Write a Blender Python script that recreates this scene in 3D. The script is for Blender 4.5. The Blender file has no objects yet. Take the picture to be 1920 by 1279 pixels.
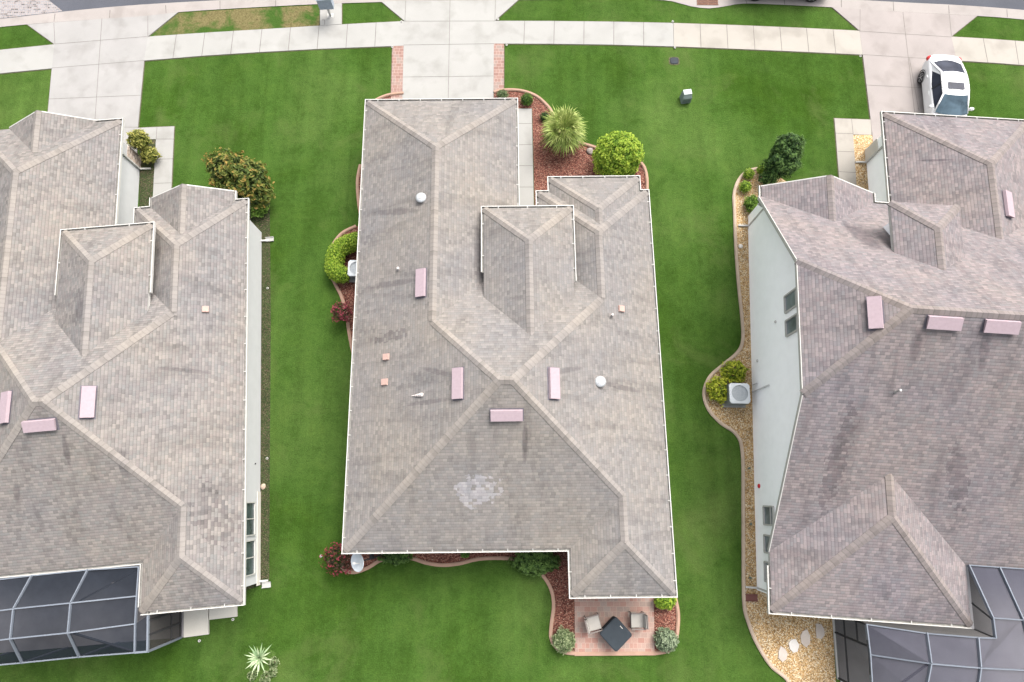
import bpy, bmesh, math, random
from mathutils import Vector, Matrix, noise
from mathutils.bvhtree import BVHTree
R = math.radians
random.seed(7)
S = bpy.context.scene
COL = S.collection

# ---------------------------------------------------------------- camera, sky, sun, exposure
CAM_H, TILT, FPX = 31.0, R(13.984), 1180.4
cd = bpy.data.cameras.new('camera'); cam = bpy.data.objects.new('camera', cd); COL.objects.link(cam)
cam.location = (0, 0, CAM_H); cam.rotation_euler = (TILT, 0, 0)
cd.sensor_width = 36; cd.lens = FPX / 1920 * 36; cd.clip_end = 2000; cd.clip_start = .1
S.camera = cam
SUN_EL, SUN_AZ = 54, 34          # azimuth counted clockwise from +Y
w = bpy.data.worlds.new('World'); S.world = w; w.use_nodes = True
wn = w.node_tree; wn.nodes.clear()
sky = wn.nodes.new('ShaderNodeTexSky'); sky.sky_type = 'NISHITA'; sky.sun_disc = False
sky.sun_elevation = R(SUN_EL); sky.sun_rotation = R(SUN_AZ); sky.dust_density = 8; sky.air_density = 1.2
hs = wn.nodes.new('ShaderNodeHueSaturation'); hs.inputs['Saturation'].default_value = .30
bg = wn.nodes.new('ShaderNodeBackground'); bg.inputs['Strength'].default_value = .15
wo = wn.nodes.new('ShaderNodeOutputWorld')
wn.links.new(sky.outputs[0], hs.inputs['Color']); wn.links.new(hs.outputs[0], bg.inputs[0]); wn.links.new(bg.outputs[0], wo.inputs[0])
sl = bpy.data.lights.new('sun', 'SUN'); sl.energy = .85; sl.angle = R(38); sl.color = (1, .94, .87)
so = bpy.data.objects.new('sun', sl); COL.objects.link(so)
sd = Vector((math.sin(R(SUN_AZ)) * math.cos(R(SUN_EL)), math.cos(R(SUN_AZ)) * math.cos(R(SUN_EL)), math.sin(R(SUN_EL))))
so.rotation_euler = sd.to_track_quat('Z', 'Y').to_euler(); so.location = sd * 60
S.view_settings.view_transform = 'Standard'; S.view_settings.look = 'None'
S.view_settings.exposure = 1.38; S.view_settings.gamma = 1; S.view_settings.use_curve_mapping = False

# ---------------------------------------------------------------- helpers
def ray(px, py):
    f = Vector((0, math.sin(TILT), -math.cos(TILT))); u = Vector((0, math.cos(TILT), math.sin(TILT)))
    return f * FPX + Vector((1, 0, 0)) * (px - 960) - u * (py - 640)
def at(px, py, z=0.0):
    v = ray(px, py); return Vector((0, 0, CAM_H)) + v * ((z - CAM_H) / v.z)

class MB:
    def __init__(s): s.v = []; s.f = []; s.m = []; s.uv = {}; s.t = {}
    def add(s, pts, mat=0, uv=None, tint=None):
        n = len(s.v); s.v += [tuple(p) for p in pts]; s.f.append(tuple(range(n, n + len(pts)))); s.m.append(mat)
        if uv: s.uv[len(s.f) - 1] = uv
        if tint is not None: s.t[len(s.f) - 1] = tint
    def box(s, c, d, rz=0, mat=0, rx=0, ry=0):
        M = Matrix.Translation(c) @ Matrix.Rotation(rz, 4, 'Z') @ Matrix.Rotation(ry, 4, 'Y') @ Matrix.Rotation(rx, 4, 'X')
        p = [M @ Vector((x * d[0] / 2, y * d[1] / 2, z * d[2] / 2)) for z in (-1, 1) for y in (-1, 1) for x in (-1, 1)]
        n = len(s.v); s.v += [tuple(q) for q in p]
        for q in ((0, 2, 3, 1), (4, 5, 7, 6), (0, 1, 5, 4), (2, 6, 7, 3), (0, 4, 6, 2), (1, 3, 7, 5)):
            s.f.append(tuple(n + i for i in q)); s.m.append(mat)
    def bar(s, a, b, wd, th=None, mat=0):
        a = Vector(a); b = Vector(b); th = th or wd; d = (b - a)
        if d.length < 1e-6: return
        z = d.normalized(); x = z.cross(Vector((0, 0, 1)))
        if x.length < 1e-3: x = Vector((1, 0, 0))
        x.normalize(); y = x.cross(z); n = len(s.v)
        for c in (a, b):
            for i, j in ((-1, -1), (1, -1), (1, 1), (-1, 1)): s.v.append(tuple(c + x * i * wd / 2 + y * j * th / 2))
        for q in ((3, 2, 1, 0), (4, 5, 6, 7), (0, 1, 5, 4), (1, 2, 6, 5), (2, 3, 7, 6), (3, 0, 4, 7)):
            s.f.append(tuple(n + i for i in q)); s.m.append(mat)
    def lathe(s, c, prof, seg=20, mat=0, axis=None):
        n = len(s.v); q = (Vector(axis).to_track_quat('Z', 'Y').to_matrix() if axis is not None else Matrix.Identity(3))
        for r, z in prof:
            for k in range(seg):
                a = 2 * math.pi * k / seg; s.v.append(tuple(Vector(c) + q @ Vector((r * math.cos(a), r * math.sin(a), z))))
        for i in range(len(prof) - 1):
            for k in range(seg):
                s.f.append((n + i * seg + k, n + i * seg + (k + 1) % seg, n + (i + 1) * seg + (k + 1) % seg, n + (i + 1) * seg + k)); s.m.append(mat)
        s.f.append(tuple(n + (len(prof) - 1) * seg + k for k in range(seg))); s.m.append(mat)
        s.f.append(tuple(n + k for k in reversed(range(seg)))); s.m.append(mat)
    def prism(s, pts, z0, z1, mat=0, side=None):
        side = mat if side is None else side
        area = sum(pts[i][0] * pts[(i + 1) % len(pts)][1] - pts[(i + 1) % len(pts)][0] * pts[i][1] for i in range(len(pts)))
        if area < 0: pts = list(reversed(pts))
        s.add([(p[0], p[1], z1) for p in pts], mat)
        for i in range(len(pts)):
            a, b = pts[i], pts[(i + 1) % len(pts)]
            s.add([(a[0], a[1], z0), (b[0], b[1], z0), (b[0], b[1], z1), (a[0], a[1], z1)], side)
    def build(s, name, mats, parent=None, smooth=False, off=None):
        me = bpy.data.meshes.new(name)
        v = s.v if off is None else [(p[0] - off[0], p[1] - off[1], p[2] - off[2]) for p in s.v]
        me.from_pydata(v, [], s.f)
        if not isinstance(mats, (list, tuple)): mats = [mats]
        for m in mats: me.materials.append(m)
        me.polygons.foreach_set('material_index', s.m)
        if s.uv:
            ul = me.uv_layers.new(name='UVMap')
            for fi, uv in s.uv.items():
                for li, c in zip(me.polygons[fi].loop_indices, uv): ul.data[li].uv = c
        if s.t:
            ca = me.color_attributes.new(name='tint', type='FLOAT_COLOR', domain='CORNER')
            for fi, t in s.t.items():
                for li in me.polygons[fi].loop_indices: ca.data[li].color = (t, t, t, 1)
        if smooth: me.polygons.foreach_set('use_smooth', [True] * len(me.polygons))
        me.update()
        o = bpy.data.objects.new(name, me); COL.objects.link(o); o.parent = parent
        return o

def tag(o, label, cat, group=None, kind=None):
    if label: o['label'] = label
    if cat: o['category'] = cat
    if group: o['group'] = group
    if kind: o['kind'] = kind
    return o
def empty(name, loc, rz, label, cat, group=None):
    o = bpy.data.objects.new(name, None); COL.objects.link(o); o.location = loc; o.rotation_euler = (0, 0, rz)
    return tag(o, label, cat, group)
def structure(o): o['kind'] = 'structure'; return o
def copy_tree(o, parent=None):
    c = o.copy(); COL.objects.link(c); c.parent = parent
    for ch in list(o.children): copy_tree(ch, c)
    return c

# ---------------------------------------------------------------- materials
class NT:
    def __init__(s, name, rough=.8, spec=.3):
        s.m = bpy.data.materials.new(name); s.m.use_nodes = True; s.t = s.m.node_tree; s.t.nodes.clear()
        s.o = s.n('OutputMaterial'); s.b = s.n('BsdfPrincipled'); s.l(s.b, 0, s.o, 0)
        s.b.inputs['Roughness'].default_value = rough; s.b.inputs['Specular IOR Level'].default_value = spec
    def n(s, t, **k):
        x = s.t.nodes.new('ShaderNode' + t)
        for a, b in k.items(): setattr(x, a, b)
        return x
    def l(s, a, i, b, j): s.t.links.new(a.outputs[i], b.inputs[j])
    def val(s, node, i, v):
        if hasattr(v, 'outputs'): s.l(v, 0, node, i)
        elif isinstance(v, tuple) and hasattr(v[0], 'outputs'): s.l(v[0], v[1], node, i)
        else: node.inputs[i].default_value = v
    def math(s, op, a, b=0.0, c=None):
        x = s.n('Math', operation=op); s.val(x, 0, a); s.val(x, 1, b)
        if c is not None: s.val(x, 2, c)
        return x
    def noise(s, scale, detail=3, rough=.5, vec=None, dist=0):
        x = s.n('TexNoise'); x.inputs['Scale'].default_value = scale; x.inputs['Detail'].default_value = detail
        x.inputs['Roughness'].default_value = rough; x.inputs['Distortion'].default_value = dist
        if vec is not None: s.val(x, 'Vector', vec)
        return x
    def ramp(s, fac, stops, interp='LINEAR'):
        x = s.n('ValToRGB'); s.val(x, 0, fac); r = x.color_ramp; r.interpolation = interp
        while len(r.elements) < len(stops): r.elements.new(.5)
        for e, (p, c) in zip(r.elements, stops): e.position = p; e.color = (*c, 1) if not isinstance(c, (int, float)) else (c, c, c, 1)
        return x
    def mix(s, fac, a, b, mode='MIX'):
        x = s.n('Mix', data_type='RGBA', blend_type=mode); s.val(x, 0, fac)
        for i, v in ((6, a), (7, b)):
            if isinstance(v, tuple) and not hasattr(v[0], 'outputs'): v = (*v, 1)
            s.val(x, i, v)
        return (x, 2)
    def pos(s): return s.n('TexCoord'), 3
    def mapping(s, vec, sc):
        x = s.n('Mapping'); s.val(x, 0, vec); x.inputs['Scale'].default_value = sc; return x
    def color(s, c): s.val(s.b, 'Base Color', c)
    def bump(s, h, strength=.3, dist=.02):
        x = s.n('Bump'); x.inputs['Strength'].default_value = strength; x.inputs['Distance'].default_value = dist
        s.val(x, 'Height', h); s.l(x, 0, s.b, 'Normal')
TONE = .82      # overall level of the surface colours
def tn(c): return tuple(x * TONE for x in c)
def objc(t): 
    x = t.n('TexCoord'); return (x, 3)
def plain(name, c, rough=.5, var=.06, scale=6, metal=0, spec=.12):
    c = c if name == 'white_stucco' else tn(c); t = NT(name, rough, spec); v = objc(t); n = t.noise(scale, 4, .6, v)
    r = t.ramp(n, [(.3, tuple(x * (1 - var) for x in c)), (.7, tuple(min(1, x * (1 + var)) for x in c))])
    t.color(r); t.b.inputs['Metallic'].default_value = metal; return t.m

def shingles(name, cols, rowh=.13, wid=.19, line=.86, stain=.7, spots=(), var=.0):
    cols = [tn(c) for c in cols]; t = NT(name, .95, .06); uv = t.n('UVMap'); sx = t.n('SeparateXYZ'); t.l(uv, 0, sx, 0)
    row = t.math('FLOOR', t.math('DIVIDE', (sx, 1), rowh)); frv = t.math('FRACT', t.math('DIVIDE', (sx, 1), rowh))
    wn_ = t.n('TexWhiteNoise', noise_dimensions='1D'); t.val(wn_, 'W', row)
    u = t.math('DIVIDE', (sx, 0), wid); u2 = t.math('ADD', u, t.math('MULTIPLY', (wn_, 0), 7.0))
    cell = t.math('FLOOR', u2); fru = t.math('FRACT', u2)
    cmb = t.n('CombineXYZ'); t.val(cmb, 0, cell); t.val(cmb, 1, row)
    w2 = t.n('TexWhiteNoise', noise_dimensions='3D'); t.val(w2, 'Vector', cmb)
    ramp = t.ramp((w2, 0), [(i / (len(cols) - 1), tuple(max(.02, x + (x - sum(q[j] for q in cols) / len(cols)) * var) for j, x in enumerate(c))) for i, c in enumerate(cols)])
    # granules and weathering
    g = t.noise(60, 2, .7, (t.n('TexCoord'), 3)); gr = t.ramp(g, [(.3, .86), (.7, 1.12)])
    c = t.mix(1, (ramp, 0), (gr, 0), 'MULTIPLY')
    mp = t.mapping((uv, 0), (1.6, .28, 1)); st = t.noise(1.0, 5, .62, mp, .3)
    sr = t.ramp(st, [(.34, 1 - .30 * stain), (.5, 1), (.75, 1.05)]); c = t.mix(.85, c, (sr, 0), 'MULTIPLY')
    big = t.noise(.28, 3, .5, (t.n('TexCoord'), 3)); br = t.ramp(big, [(.3, (.90, .91, .96)), (.7, (1.07, 1.03, .98))]); c = t.mix(.9, c, (br, 0), 'MULTIPLY')
    for (ctr, ax, ra, rb, col, amt) in spots:      # (centre, unit vector along the mark, half length, half width, colour factor, density)
        tc = t.n('TexCoord'); sb = t.n('VectorMath', operation='SUBTRACT'); t.l(tc, 3, sb, 0); sb.inputs[1].default_value = ctr
        def comp(v_, rr):
            dt = t.n('VectorMath', operation='DOT_PRODUCT'); t.l(sb, 0, dt, 0); dt.inputs[1].default_value = v_; return t.math('DIVIDE', (dt, 1), rr)
        a_ = comp(ax, ra); b_ = comp((-ax[1], ax[0], 0), rb); d2 = t.math('ADD', t.math('MULTIPLY', a_, a_), t.math('MULTIPLY', b_, b_))
        ns = t.noise(2.5, 4, .7, (tc, 3)); d3 = t.math('ADD', d2, t.math('MULTIPLY', t.math('SUBTRACT', (ns, 0), .5), 1.6))
        edge = t.ramp(d3, [(.35, 1.0), (1.0, 0.0)])
        w3 = t.n('TexWhiteNoise', noise_dimensions='2D'); t.val(w3, 'Vector', cmb)
        if amt < 1: msk = t.math('MULTIPLY', t.math('GREATER_THAN', t.math('MULTIPLY', (edge, 0), amt + .35), (w3, 0)), .9)
        else: msk = t.math('MULTIPLY', (edge, 0), .8)
        cm = t.mix(1, c, col, 'MULTIPLY'); c = t.mix(msk, c, cm)
    # dark lower edge of each course, faint gap between tabs
    le = t.ramp(frv, [(0, line), (.16, line), (.30, 1)]); c = t.mix(1, c, (le, 0), 'MULTIPLY')
    lu = t.ramp(fru, [(0, .84), (.05, .84), (.09, 1)]); c = t.mix(1, c, (lu, 0), 'MULTIPLY')
    t.color(c)
    h = t.math('ADD', t.math('MULTIPLY', frv, -1.0), t.math('MULTIPLY', (w2, 0), .5)); t.bump(h, .5, .012)
    return t.m

COLS_C = [(0.177, 0.168, 0.159), (0.203, 0.192, 0.181), (0.212, 0.196, 0.185), (0.202, 0.195, 0.187), (0.228, 0.213, 0.200), (0.241, 0.227, 0.210)]
SH_C = shingles('shingle_tan', COLS_C, var=.1)
COLS_L = [(0.170, 0.160, 0.151), (0.200, 0.187, 0.178), (0.212, 0.193, 0.183), (0.198, 0.192, 0.183), (0.225, 0.210, 0.197), (0.240, 0.222, 0.206)]
SH_L = shingles('shingle_taupe', COLS_L, line=.80, var=.25)
COLS_R = [(0.174, 0.160, 0.164), (0.198, 0.178, 0.182), (0.215, 0.187, 0.191), (0.197, 0.185, 0.190), (0.227, 0.202, 0.204), (0.245, 0.215, 0.216)]
SH_R = shingles('shingle_mauve', COLS_R, line=.78, var=.3)
CAP = shingles('ridge_cap_shingle', [(0.231, 0.214, 0.198), (0.261, 0.240, 0.219), (0.250, 0.231, 0.213), (0.275, 0.254, 0.231)], rowh=.2, wid=5, line=.88, stain=.3)
CAPR = shingles('ridge_cap_shingle_grey', [(0.210, 0.187, 0.180), (0.239, 0.210, 0.199), (0.229, 0.205, 0.197)], rowh=.2, wid=5, line=.85, stain=.3)

def concrete(name, c, var=.05, sc=.5):
    c = tn(c); t = NT(name, .9, .2); v = objc(t); n1 = t.noise(sc, 5, .6, v); n2 = t.noise(25, 3, .6, v); n3 = t.noise(.9, 3, .5, v, .3)
    a = t.ramp(n1, [(.3, tuple(x * (1 - var) for x in c)), (.7, tuple(x * (1 + var) for x in c))])
    b = t.ramp(n2, [(.3, .95), (.7, 1.04)]); cc = t.mix(1, (a, 0), (b, 0), 'MULTIPLY')
    d = t.ramp(n3, [(.28, (.80, .79, .78)), (.50, (1, 1, 1))]); cc = t.mix(.8, cc, (d, 0), 'MULTIPLY')
    t.color(cc); t.bump(n2, .15, .004); return t.m
CON = concrete('concrete_grey', (0.307, 0.304, 0.289)); CON2 = concrete('concrete_cream', (0.325, 0.304, 0.271)); CONP = concrete('concrete_pink', (0.287, 0.259, 0.247), .06)
CONL = concrete('concrete_left', (0.287, 0.280, 0.272), .07); CURB = concrete('curb_concrete', (0.296, 0.271, 0.256), .06)
JOINT = plain('joint_dark', (.15, .14, .125), .95, .25, 3); EDGE = plain('edge_soil', (.085, .085, .045), .95, .4, 9)
def asphalt():
    t = NT('asphalt', .95, .05); v = objc(t); n = t.noise(40, 3, .7, v); n1 = t.noise(.4, 4, .6, v)
    a = t.ramp(n, [(.3, (.052, .055, .066)), (.7, (.082, .086, .10))]); b = t.ramp(n1, [(.3, .9), (.7, 1.08)])
    t.color(t.mix(1, (a, 0), (b, 0), 'MULTIPLY')); t.bump(n, .3, .006); return t.m
ASPH = asphalt()
def lawn():
    t = NT('lawn', .95, .0); v = objc(t)
    big = t.noise(.16, 4, .55, v, .4); med = t.noise(1.1, 5, .62, v, .3); fine = t.noise(16, 4, .72, v); blade = t.noise(60, 2, .7, v)
    c = t.ramp(big, [(.30, (0.026, 0.056, 0.008)), (.5, (0.037, 0.074, 0.014)), (.72, (0.055, 0.094, 0.022))])
    m = t.ramp(med, [(.28, (0.720, 0.760, 0.720)), (.5, (1, 1, 1)), (.74, (1.25, 1.16, 1.15))]); cc = t.mix(.75, (c, 0), (m, 0), 'MULTIPLY')
    mp = t.mapping(v, (1.1, .07, 1)); st = t.noise(1.0, 4, .6, mp, .5); sr = t.ramp(st, [(.34, .82), (.66, 1.14)]); cc = t.mix(.75, cc, (sr, 0), 'MULTIPLY')
    f = t.ramp(fine, [(.28, .70), (.5, 1), (.72, 1.36)]); cc = t.mix(.9, cc, (f, 0), 'MULTIPLY')
    f3 = t.ramp(t.noise(4.5, 4, .7, v, .4), [(.3, .84), (.5, 1), (.7, 1.16)]); cc = t.mix(.85, cc, (f3, 0), 'MULTIPLY'); f2 = t.ramp(blade, [(.25, .7), (.75, 1.35)]); cc = t.mix(.7, cc, (f2, 0), 'MULTIPLY')
    y = t.noise(.33, 5, .7, v, .5); yr = t.ramp(y, [(.54, 0.0), (.74, .45)]); cc = t.mix((yr, 0), cc, (0.082, 0.103, 0.034)); y2 = t.noise(.5, 6, .72, v, .8); yr2 = t.ramp(y2, [(.30, .45), (.42, 0.0)]); cc = t.mix((yr2, 0), cc, (0.019, 0.046, 0.007))
    t.color(cc); t.bump(fine, .8, .05); return t.m
LAWN = lawn()
def drygrass():
    t = NT('dry_grass', .9, .1); v = objc(t); a = t.noise(9, 4, .75, v, .5); b = t.noise(.75, 3, .6, v, .4); g = t.noise(24, 3, .7, v)
    c = t.ramp(a, [(.28, (0.048, 0.039, 0.015)), (.5, (0.109, 0.093, 0.040)), (.72, (0.157, 0.139, 0.066))]); gr = t.ramp(g, [(.3, (0.019, 0.046, 0.006)), (.7, (0.044, 0.088, 0.014))])
    m = t.ramp(b, [(.44, 0.0), (.60, 1.0)]); t.color(t.mix((m, 0), (c, 0), (gr, 0))); t.bump(a, .8, .04); return t.m
DRY = drygrass()
def chips(name, stops, sc, rnd=1, stretch=(1, 1, 1), bump=.8):
    stops = [(p, tn(c)) for p, c in stops]; t = NT(name, .85, .2); v = objc(t); wr = t.noise(sc * .35, 2, .5, v)
    ad = t.mix(.06, v, (wr, 1), 'ADD'); mp = t.mapping(ad, stretch)
    vo = t.n('TexVoronoi'); vo.inputs['Scale'].default_value = sc; vo.inputs['Randomness'].default_value = rnd; t.val(vo, 'Vector', mp)
    sp = t.n('SeparateColor'); t.l(vo, 1, sp, 0)
    r = t.ramp((sp, 0), stops); d = t.ramp((vo, 0), [(0, 1.1), (.45, .95), (.75, .45)]); b = t.noise(1.2, 4, .6, v); br = t.ramp(b, [(.3, .82), (.7, 1.12)])
    c = t.mix(1, (r, 0), (d, 0), 'MULTIPLY'); c = t.mix(1, c, (br, 0), 'MULTIPLY'); t.color(c)
    inv = t.math('SUBTRACT', 1.0, (vo, 0)); t.bump(inv, bump, .03); return t.m
MULCH = chips('red_mulch', [(0, (0.080, 0.026, 0.019)), (.4, (0.176, 0.060, 0.042)), (.75, (0.288, 0.124, 0.088)), (.93, (0.336, 0.176, 0.128)), (1, (0.416, 0.288, 0.216))], 20, 1, (1, 1.5, 1))
GRAVEL = chips('tan_gravel', [(0, (0.324, 0.180, 0.072)), (.35, (0.495, 0.315, 0.135)), (.7, (0.612, 0.450, 0.252)), (1, (0.720, 0.630, 0.468))], 24)
SOIL = chips('bare_soil', [(0, (.035, .045, .015)), (.5, (.045, .075, .02)), (.8, (.085, .07, .04)), (1, (.13, .10, .065))], 24)
def pavers(name, cols, bw, bh):
    cols = [tn(c) for c in cols]; t = NT(name, .85, .2); v = objc(t)
    br = t.n('TexBrick'); t.val(br, 'Vector', v); br.inputs['Scale'].default_value = 1; br.inputs['Brick Width'].default_value = bw; br.inputs['Row Height'].default_value = bh
    br.inputs['Mortar Size'].default_value = .008; br.inputs['Color1'].default_value = (0, 0, 0, 1); br.inputs['Color2'].default_value = (1, 1, 1, 1); br.inputs['Mortar'].default_value = (.5, .5, .5, 1)
    br.offset = .5; br.offset_frequency = 2; br.squash = .6; br.squash_frequency = 3
    r = t.ramp((br, 0), [(i / (len(cols) - 1), c) for i, c in enumerate(cols)]); n = t.noise(30, 3, .7, v); nr = t.ramp(n, [(.3, .88), (.7, 1.1)])
    c = t.mix(1, (r, 0), (nr, 0), 'MULTIPLY'); c = t.mix((br, 1), c, (.34, .26, .22)); t.color(c); t.bump(t.math('SUBTRACT', 1.0, (br, 1)), .5, .01); return t.m
PAV = pavers('pink_pavers', [(0.325, 0.178, 0.144), (0.363, 0.221, 0.180), (0.302, 0.232, 0.197), (0.378, 0.239, 0.194), (0.325, 0.264, 0.229)], .30, .22)
PAV2 = pavers('strip_pavers', [(0.234, 0.139, 0.117), (0.280, 0.175, 0.148), (0.249, 0.196, 0.173)], .30, .20)
STREETPAV = pavers('street_pavers', [(0.097, 0.099, 0.105), (0.260, 0.260, 0.273), (0.227, 0.227, 0.239)], .22, .11)
CURBING = plain('bed_curbing', (0.353, 0.231, 0.172), .9, .10, 3); CURBING_R = plain('bed_curbing_tan', (0.412, 0.328, 0.252), .9, .10, 3)
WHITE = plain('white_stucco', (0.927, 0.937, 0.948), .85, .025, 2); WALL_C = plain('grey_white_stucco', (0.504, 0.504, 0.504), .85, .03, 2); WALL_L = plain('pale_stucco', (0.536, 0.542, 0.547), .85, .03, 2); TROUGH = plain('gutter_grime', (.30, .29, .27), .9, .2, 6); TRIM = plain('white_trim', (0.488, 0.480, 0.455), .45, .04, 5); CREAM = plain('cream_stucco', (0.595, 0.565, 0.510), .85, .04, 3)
PATIO_L = concrete('patio_beige', (0.525, 0.504, 0.451), .04)
STONE = chips('stone_veneer', [(0, (.42, .33, .27)), (.5, (.55, .45, .38)), (1, (.66, .57, .50))], 5, .8, (1, 1, 2), .3)
PINK = plain('pink_vent_metal', (0.351, 0.279, 0.305), .8, .05, 8, 0, .04); DARKM = plain('dark_vent_side', (.13, .12, .14), .6, .1, 8); SALMON = plain('salmon_metal', (0.416, 0.287, 0.249), .6, .06, 8)
GALV = plain('galvanised', (0.554, 0.571, 0.580), .35, .08, 12, .5); LEAD = plain('lead_flashing', (0.437, 0.412, 0.403), .6, .15, 9, .2)
FLASH = plain('weathered_flashing', (.20, .185, .175), .9, .15, 9, 0, .03)
GREYM = plain('grey_metal', (.40, .43, .45), .5, .08, 10, .2); BLACKM = plain('black_plastic', (.03, .032, .035), .7, .2, 10, 0, .1)
BRONZE = plain('bronze_frame', (.045, .045, .048), .8, .1, 10, 0, .05); ALU = plain('pale_frame', (0.164, 0.184, 0.217), .5, .06, 10)
def glass(name, c=(.06, .10, .11), r=.08, sp=.35):
    t = NT(name, r, sp); v = objc(t); n = t.noise(1.3, 3, .5, v, .5); a = t.ramp(n, [(.35, c), (.65, tuple(x * 2.2 for x in c))]); t.color(a); return t.m
GLASS = glass('window_glass', (.03, .04, .042), .25); GLASS_P = glass('window_glass_pale', (.085, .10, .105), .3)
def screen(name, c, op):
    t = NT(name, .95, .03); v = objc(t); n = t.noise(.9, 4, .6, v, .5); a = t.ramp(n, [(.3, tuple(x * .85 for x in c)), (.7, tuple(x * 1.12 for x in c))]); t.color(a)
    tr = t.n('BsdfTransparent'); mx = t.n('MixShader'); mx.inputs[0].default_value = op; t.l(tr, 0, mx, 1); t.l(t.b, 0, mx, 2); t.l(mx, 0, t.o, 0); return t.m
SCR_L = screen('screen_mesh_dark', (0.018, 0.022, 0.030), .66); SCR_R = screen('screen_mesh_grey', (0.054, 0.054, 0.070), .80); SCR_SIDE = screen('side_screen_mesh', (.05, .047, .043), .72)

def leafmat(name, stops, trans=.25, rough=.6):
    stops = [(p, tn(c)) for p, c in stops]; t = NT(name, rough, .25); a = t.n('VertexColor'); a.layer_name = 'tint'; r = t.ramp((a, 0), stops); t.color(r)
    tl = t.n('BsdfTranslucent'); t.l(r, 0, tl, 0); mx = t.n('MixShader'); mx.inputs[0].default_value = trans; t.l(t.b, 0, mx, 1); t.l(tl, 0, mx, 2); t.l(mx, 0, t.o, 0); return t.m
LF = {
 'lime': leafmat('leaf_lime', [(0, (.06, .13, .01)), (.45, (.17, .30, .02)), (1, (.42, .52, .06))]),
 'dark': leafmat('leaf_dark', [(0, (.012, .035, .008)), (.5, (.035, .085, .018)), (1, (.10, .18, .04))]),
 'magnolia': leafmat('leaf_magnolia', [(0, (0.020, 0.039, 0.008)), (.45, (.075, .115, .02)), (.8, (.17, .19, .035)), (1, (.30, .20, .05))]),
 'green': leafmat('leaf_green', [(0, (.03, .07, .01)), (.5, (.08, .17, .02)), (1, (.22, .36, .06))]),
 'palm': leafmat('leaf_palm', [(0, (.06, .10, .02)), (.45, (.22, .30, .06)), (1, (.52, .56, .20))]),
 'sage': leafmat('leaf_sage', [(0, (.07, .11, .04)), (.5, (.17, .23, .10)), (1, (.38, .42, .24))]),
 'silver': leafmat('leaf_silver', [(0, (.08, .11, .07)), (.5, (.17, .23, .13)), (1, (.34, .40, .26))]),
 'agave': leafmat('leaf_agave', [(0, (.12, .22, .10)), (.5, (.28, .40, .21)), (1, (.58, .66, .42))], .1),
 'yellow': leafmat('leaf_yellow', [(0, (.07, .13, .01)), (.5, (.24, .32, .02)), (1, (.52, .54, .06))]),
 'gold': leafmat('leaf_gold', [(0, (.05, .08, .012)), (.5, (.16, .18, .03)), (1, (.38, .36, .09))]),
 'red': leafmat('leaf_red', [(0, (.03, .035, .015)), (.5, (.085, .04, .025)), (.78, (.16, .03, .035)), (1, (.30, .05, .08))]),
 'burgundy': leafmat('leaf_burgundy', [(0, (.02, .028, .01)), (.55, (.06, .035, .02)), (.86, (.12, .04, .025)), (1, (.28, .04, .06))]),
 'wood': plain('bark', (.16, .12, .08), .9, .2, 10),
}

# ---------------------------------------------------------------- ground and paving
def world_poly(pts, z=0): return [tuple(at(x, y, z)[:2]) for x, y in pts]
def ribbon(mb, pts, wd, z0, z1, mat=0, closed=False):
    """raised strip of width wd following a polyline (mitred)"""
    P = [Vector((p[0], p[1])) for p in pts]; n = len(P); L = []; Rr = []
    for i in range(n):
        a = P[i - 1] if (i > 0 or closed) else None; b = P[(i + 1) % n] if (i < n - 1 or closed) else None
        d1 = (P[i] - a).normalized() if a is not None else None; d2 = (b - P[i]).normalized() if b is not None else None
        d1 = d1 or d2; d2 = d2 or d1; t = (d1 + d2).normalized(); nn = Vector((-t.y, t.x)); k = min(2, 1 / max(.3, nn.dot(Vector((-d1.y, d1.x)))))
        L.append(P[i] + nn * wd / 2 * k); Rr.append(P[i] - nn * wd / 2 * k)
    for i in range(n if closed else n - 1):
        j = (i + 1) % n
        mb.add([(*Rr[i], z1), (*Rr[j], z1), (*L[j], z1), (*L[i], z1)], mat)
        mb.add([(*L[i], z0), (*L[i], z1), (*L[j], z1), (*L[j], z0)], mat); mb.add([(*Rr[i], z0), (*Rr[j], z0), (*Rr[j], z1), (*Rr[i], z1)], mat)
def smooth_path(pts, n=6):
    out = []
    for i in range(len(pts) - 1):
        p0 = pts[max(i - 1, 0)]; p1 = pts[i]; p2 = pts[i + 1]; p3 = pts[min(i + 2, len(pts) - 1)]
        for k in range(n):
            t = k / n
            out.append(tuple(.5 * ((2 * p1[c]) + (-p0[c] + p2[c]) * t + (2 * p0[c] - 5 * p1[c] + 4 * p2[c] - p3[c]) * t * t + (-p0[c] + 3 * p1[c] - 3 * p2[c] + p3[c]) * t ** 3) for c in (0, 1)))
    out.append(tuple(pts[-1])); return out

g = MB(); g.add([(-260, -260, 0), (260, -260, 0), (260, 260, 0), (-260, 260, 0)]); structure(g.build('lawn', LAWN))
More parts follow.
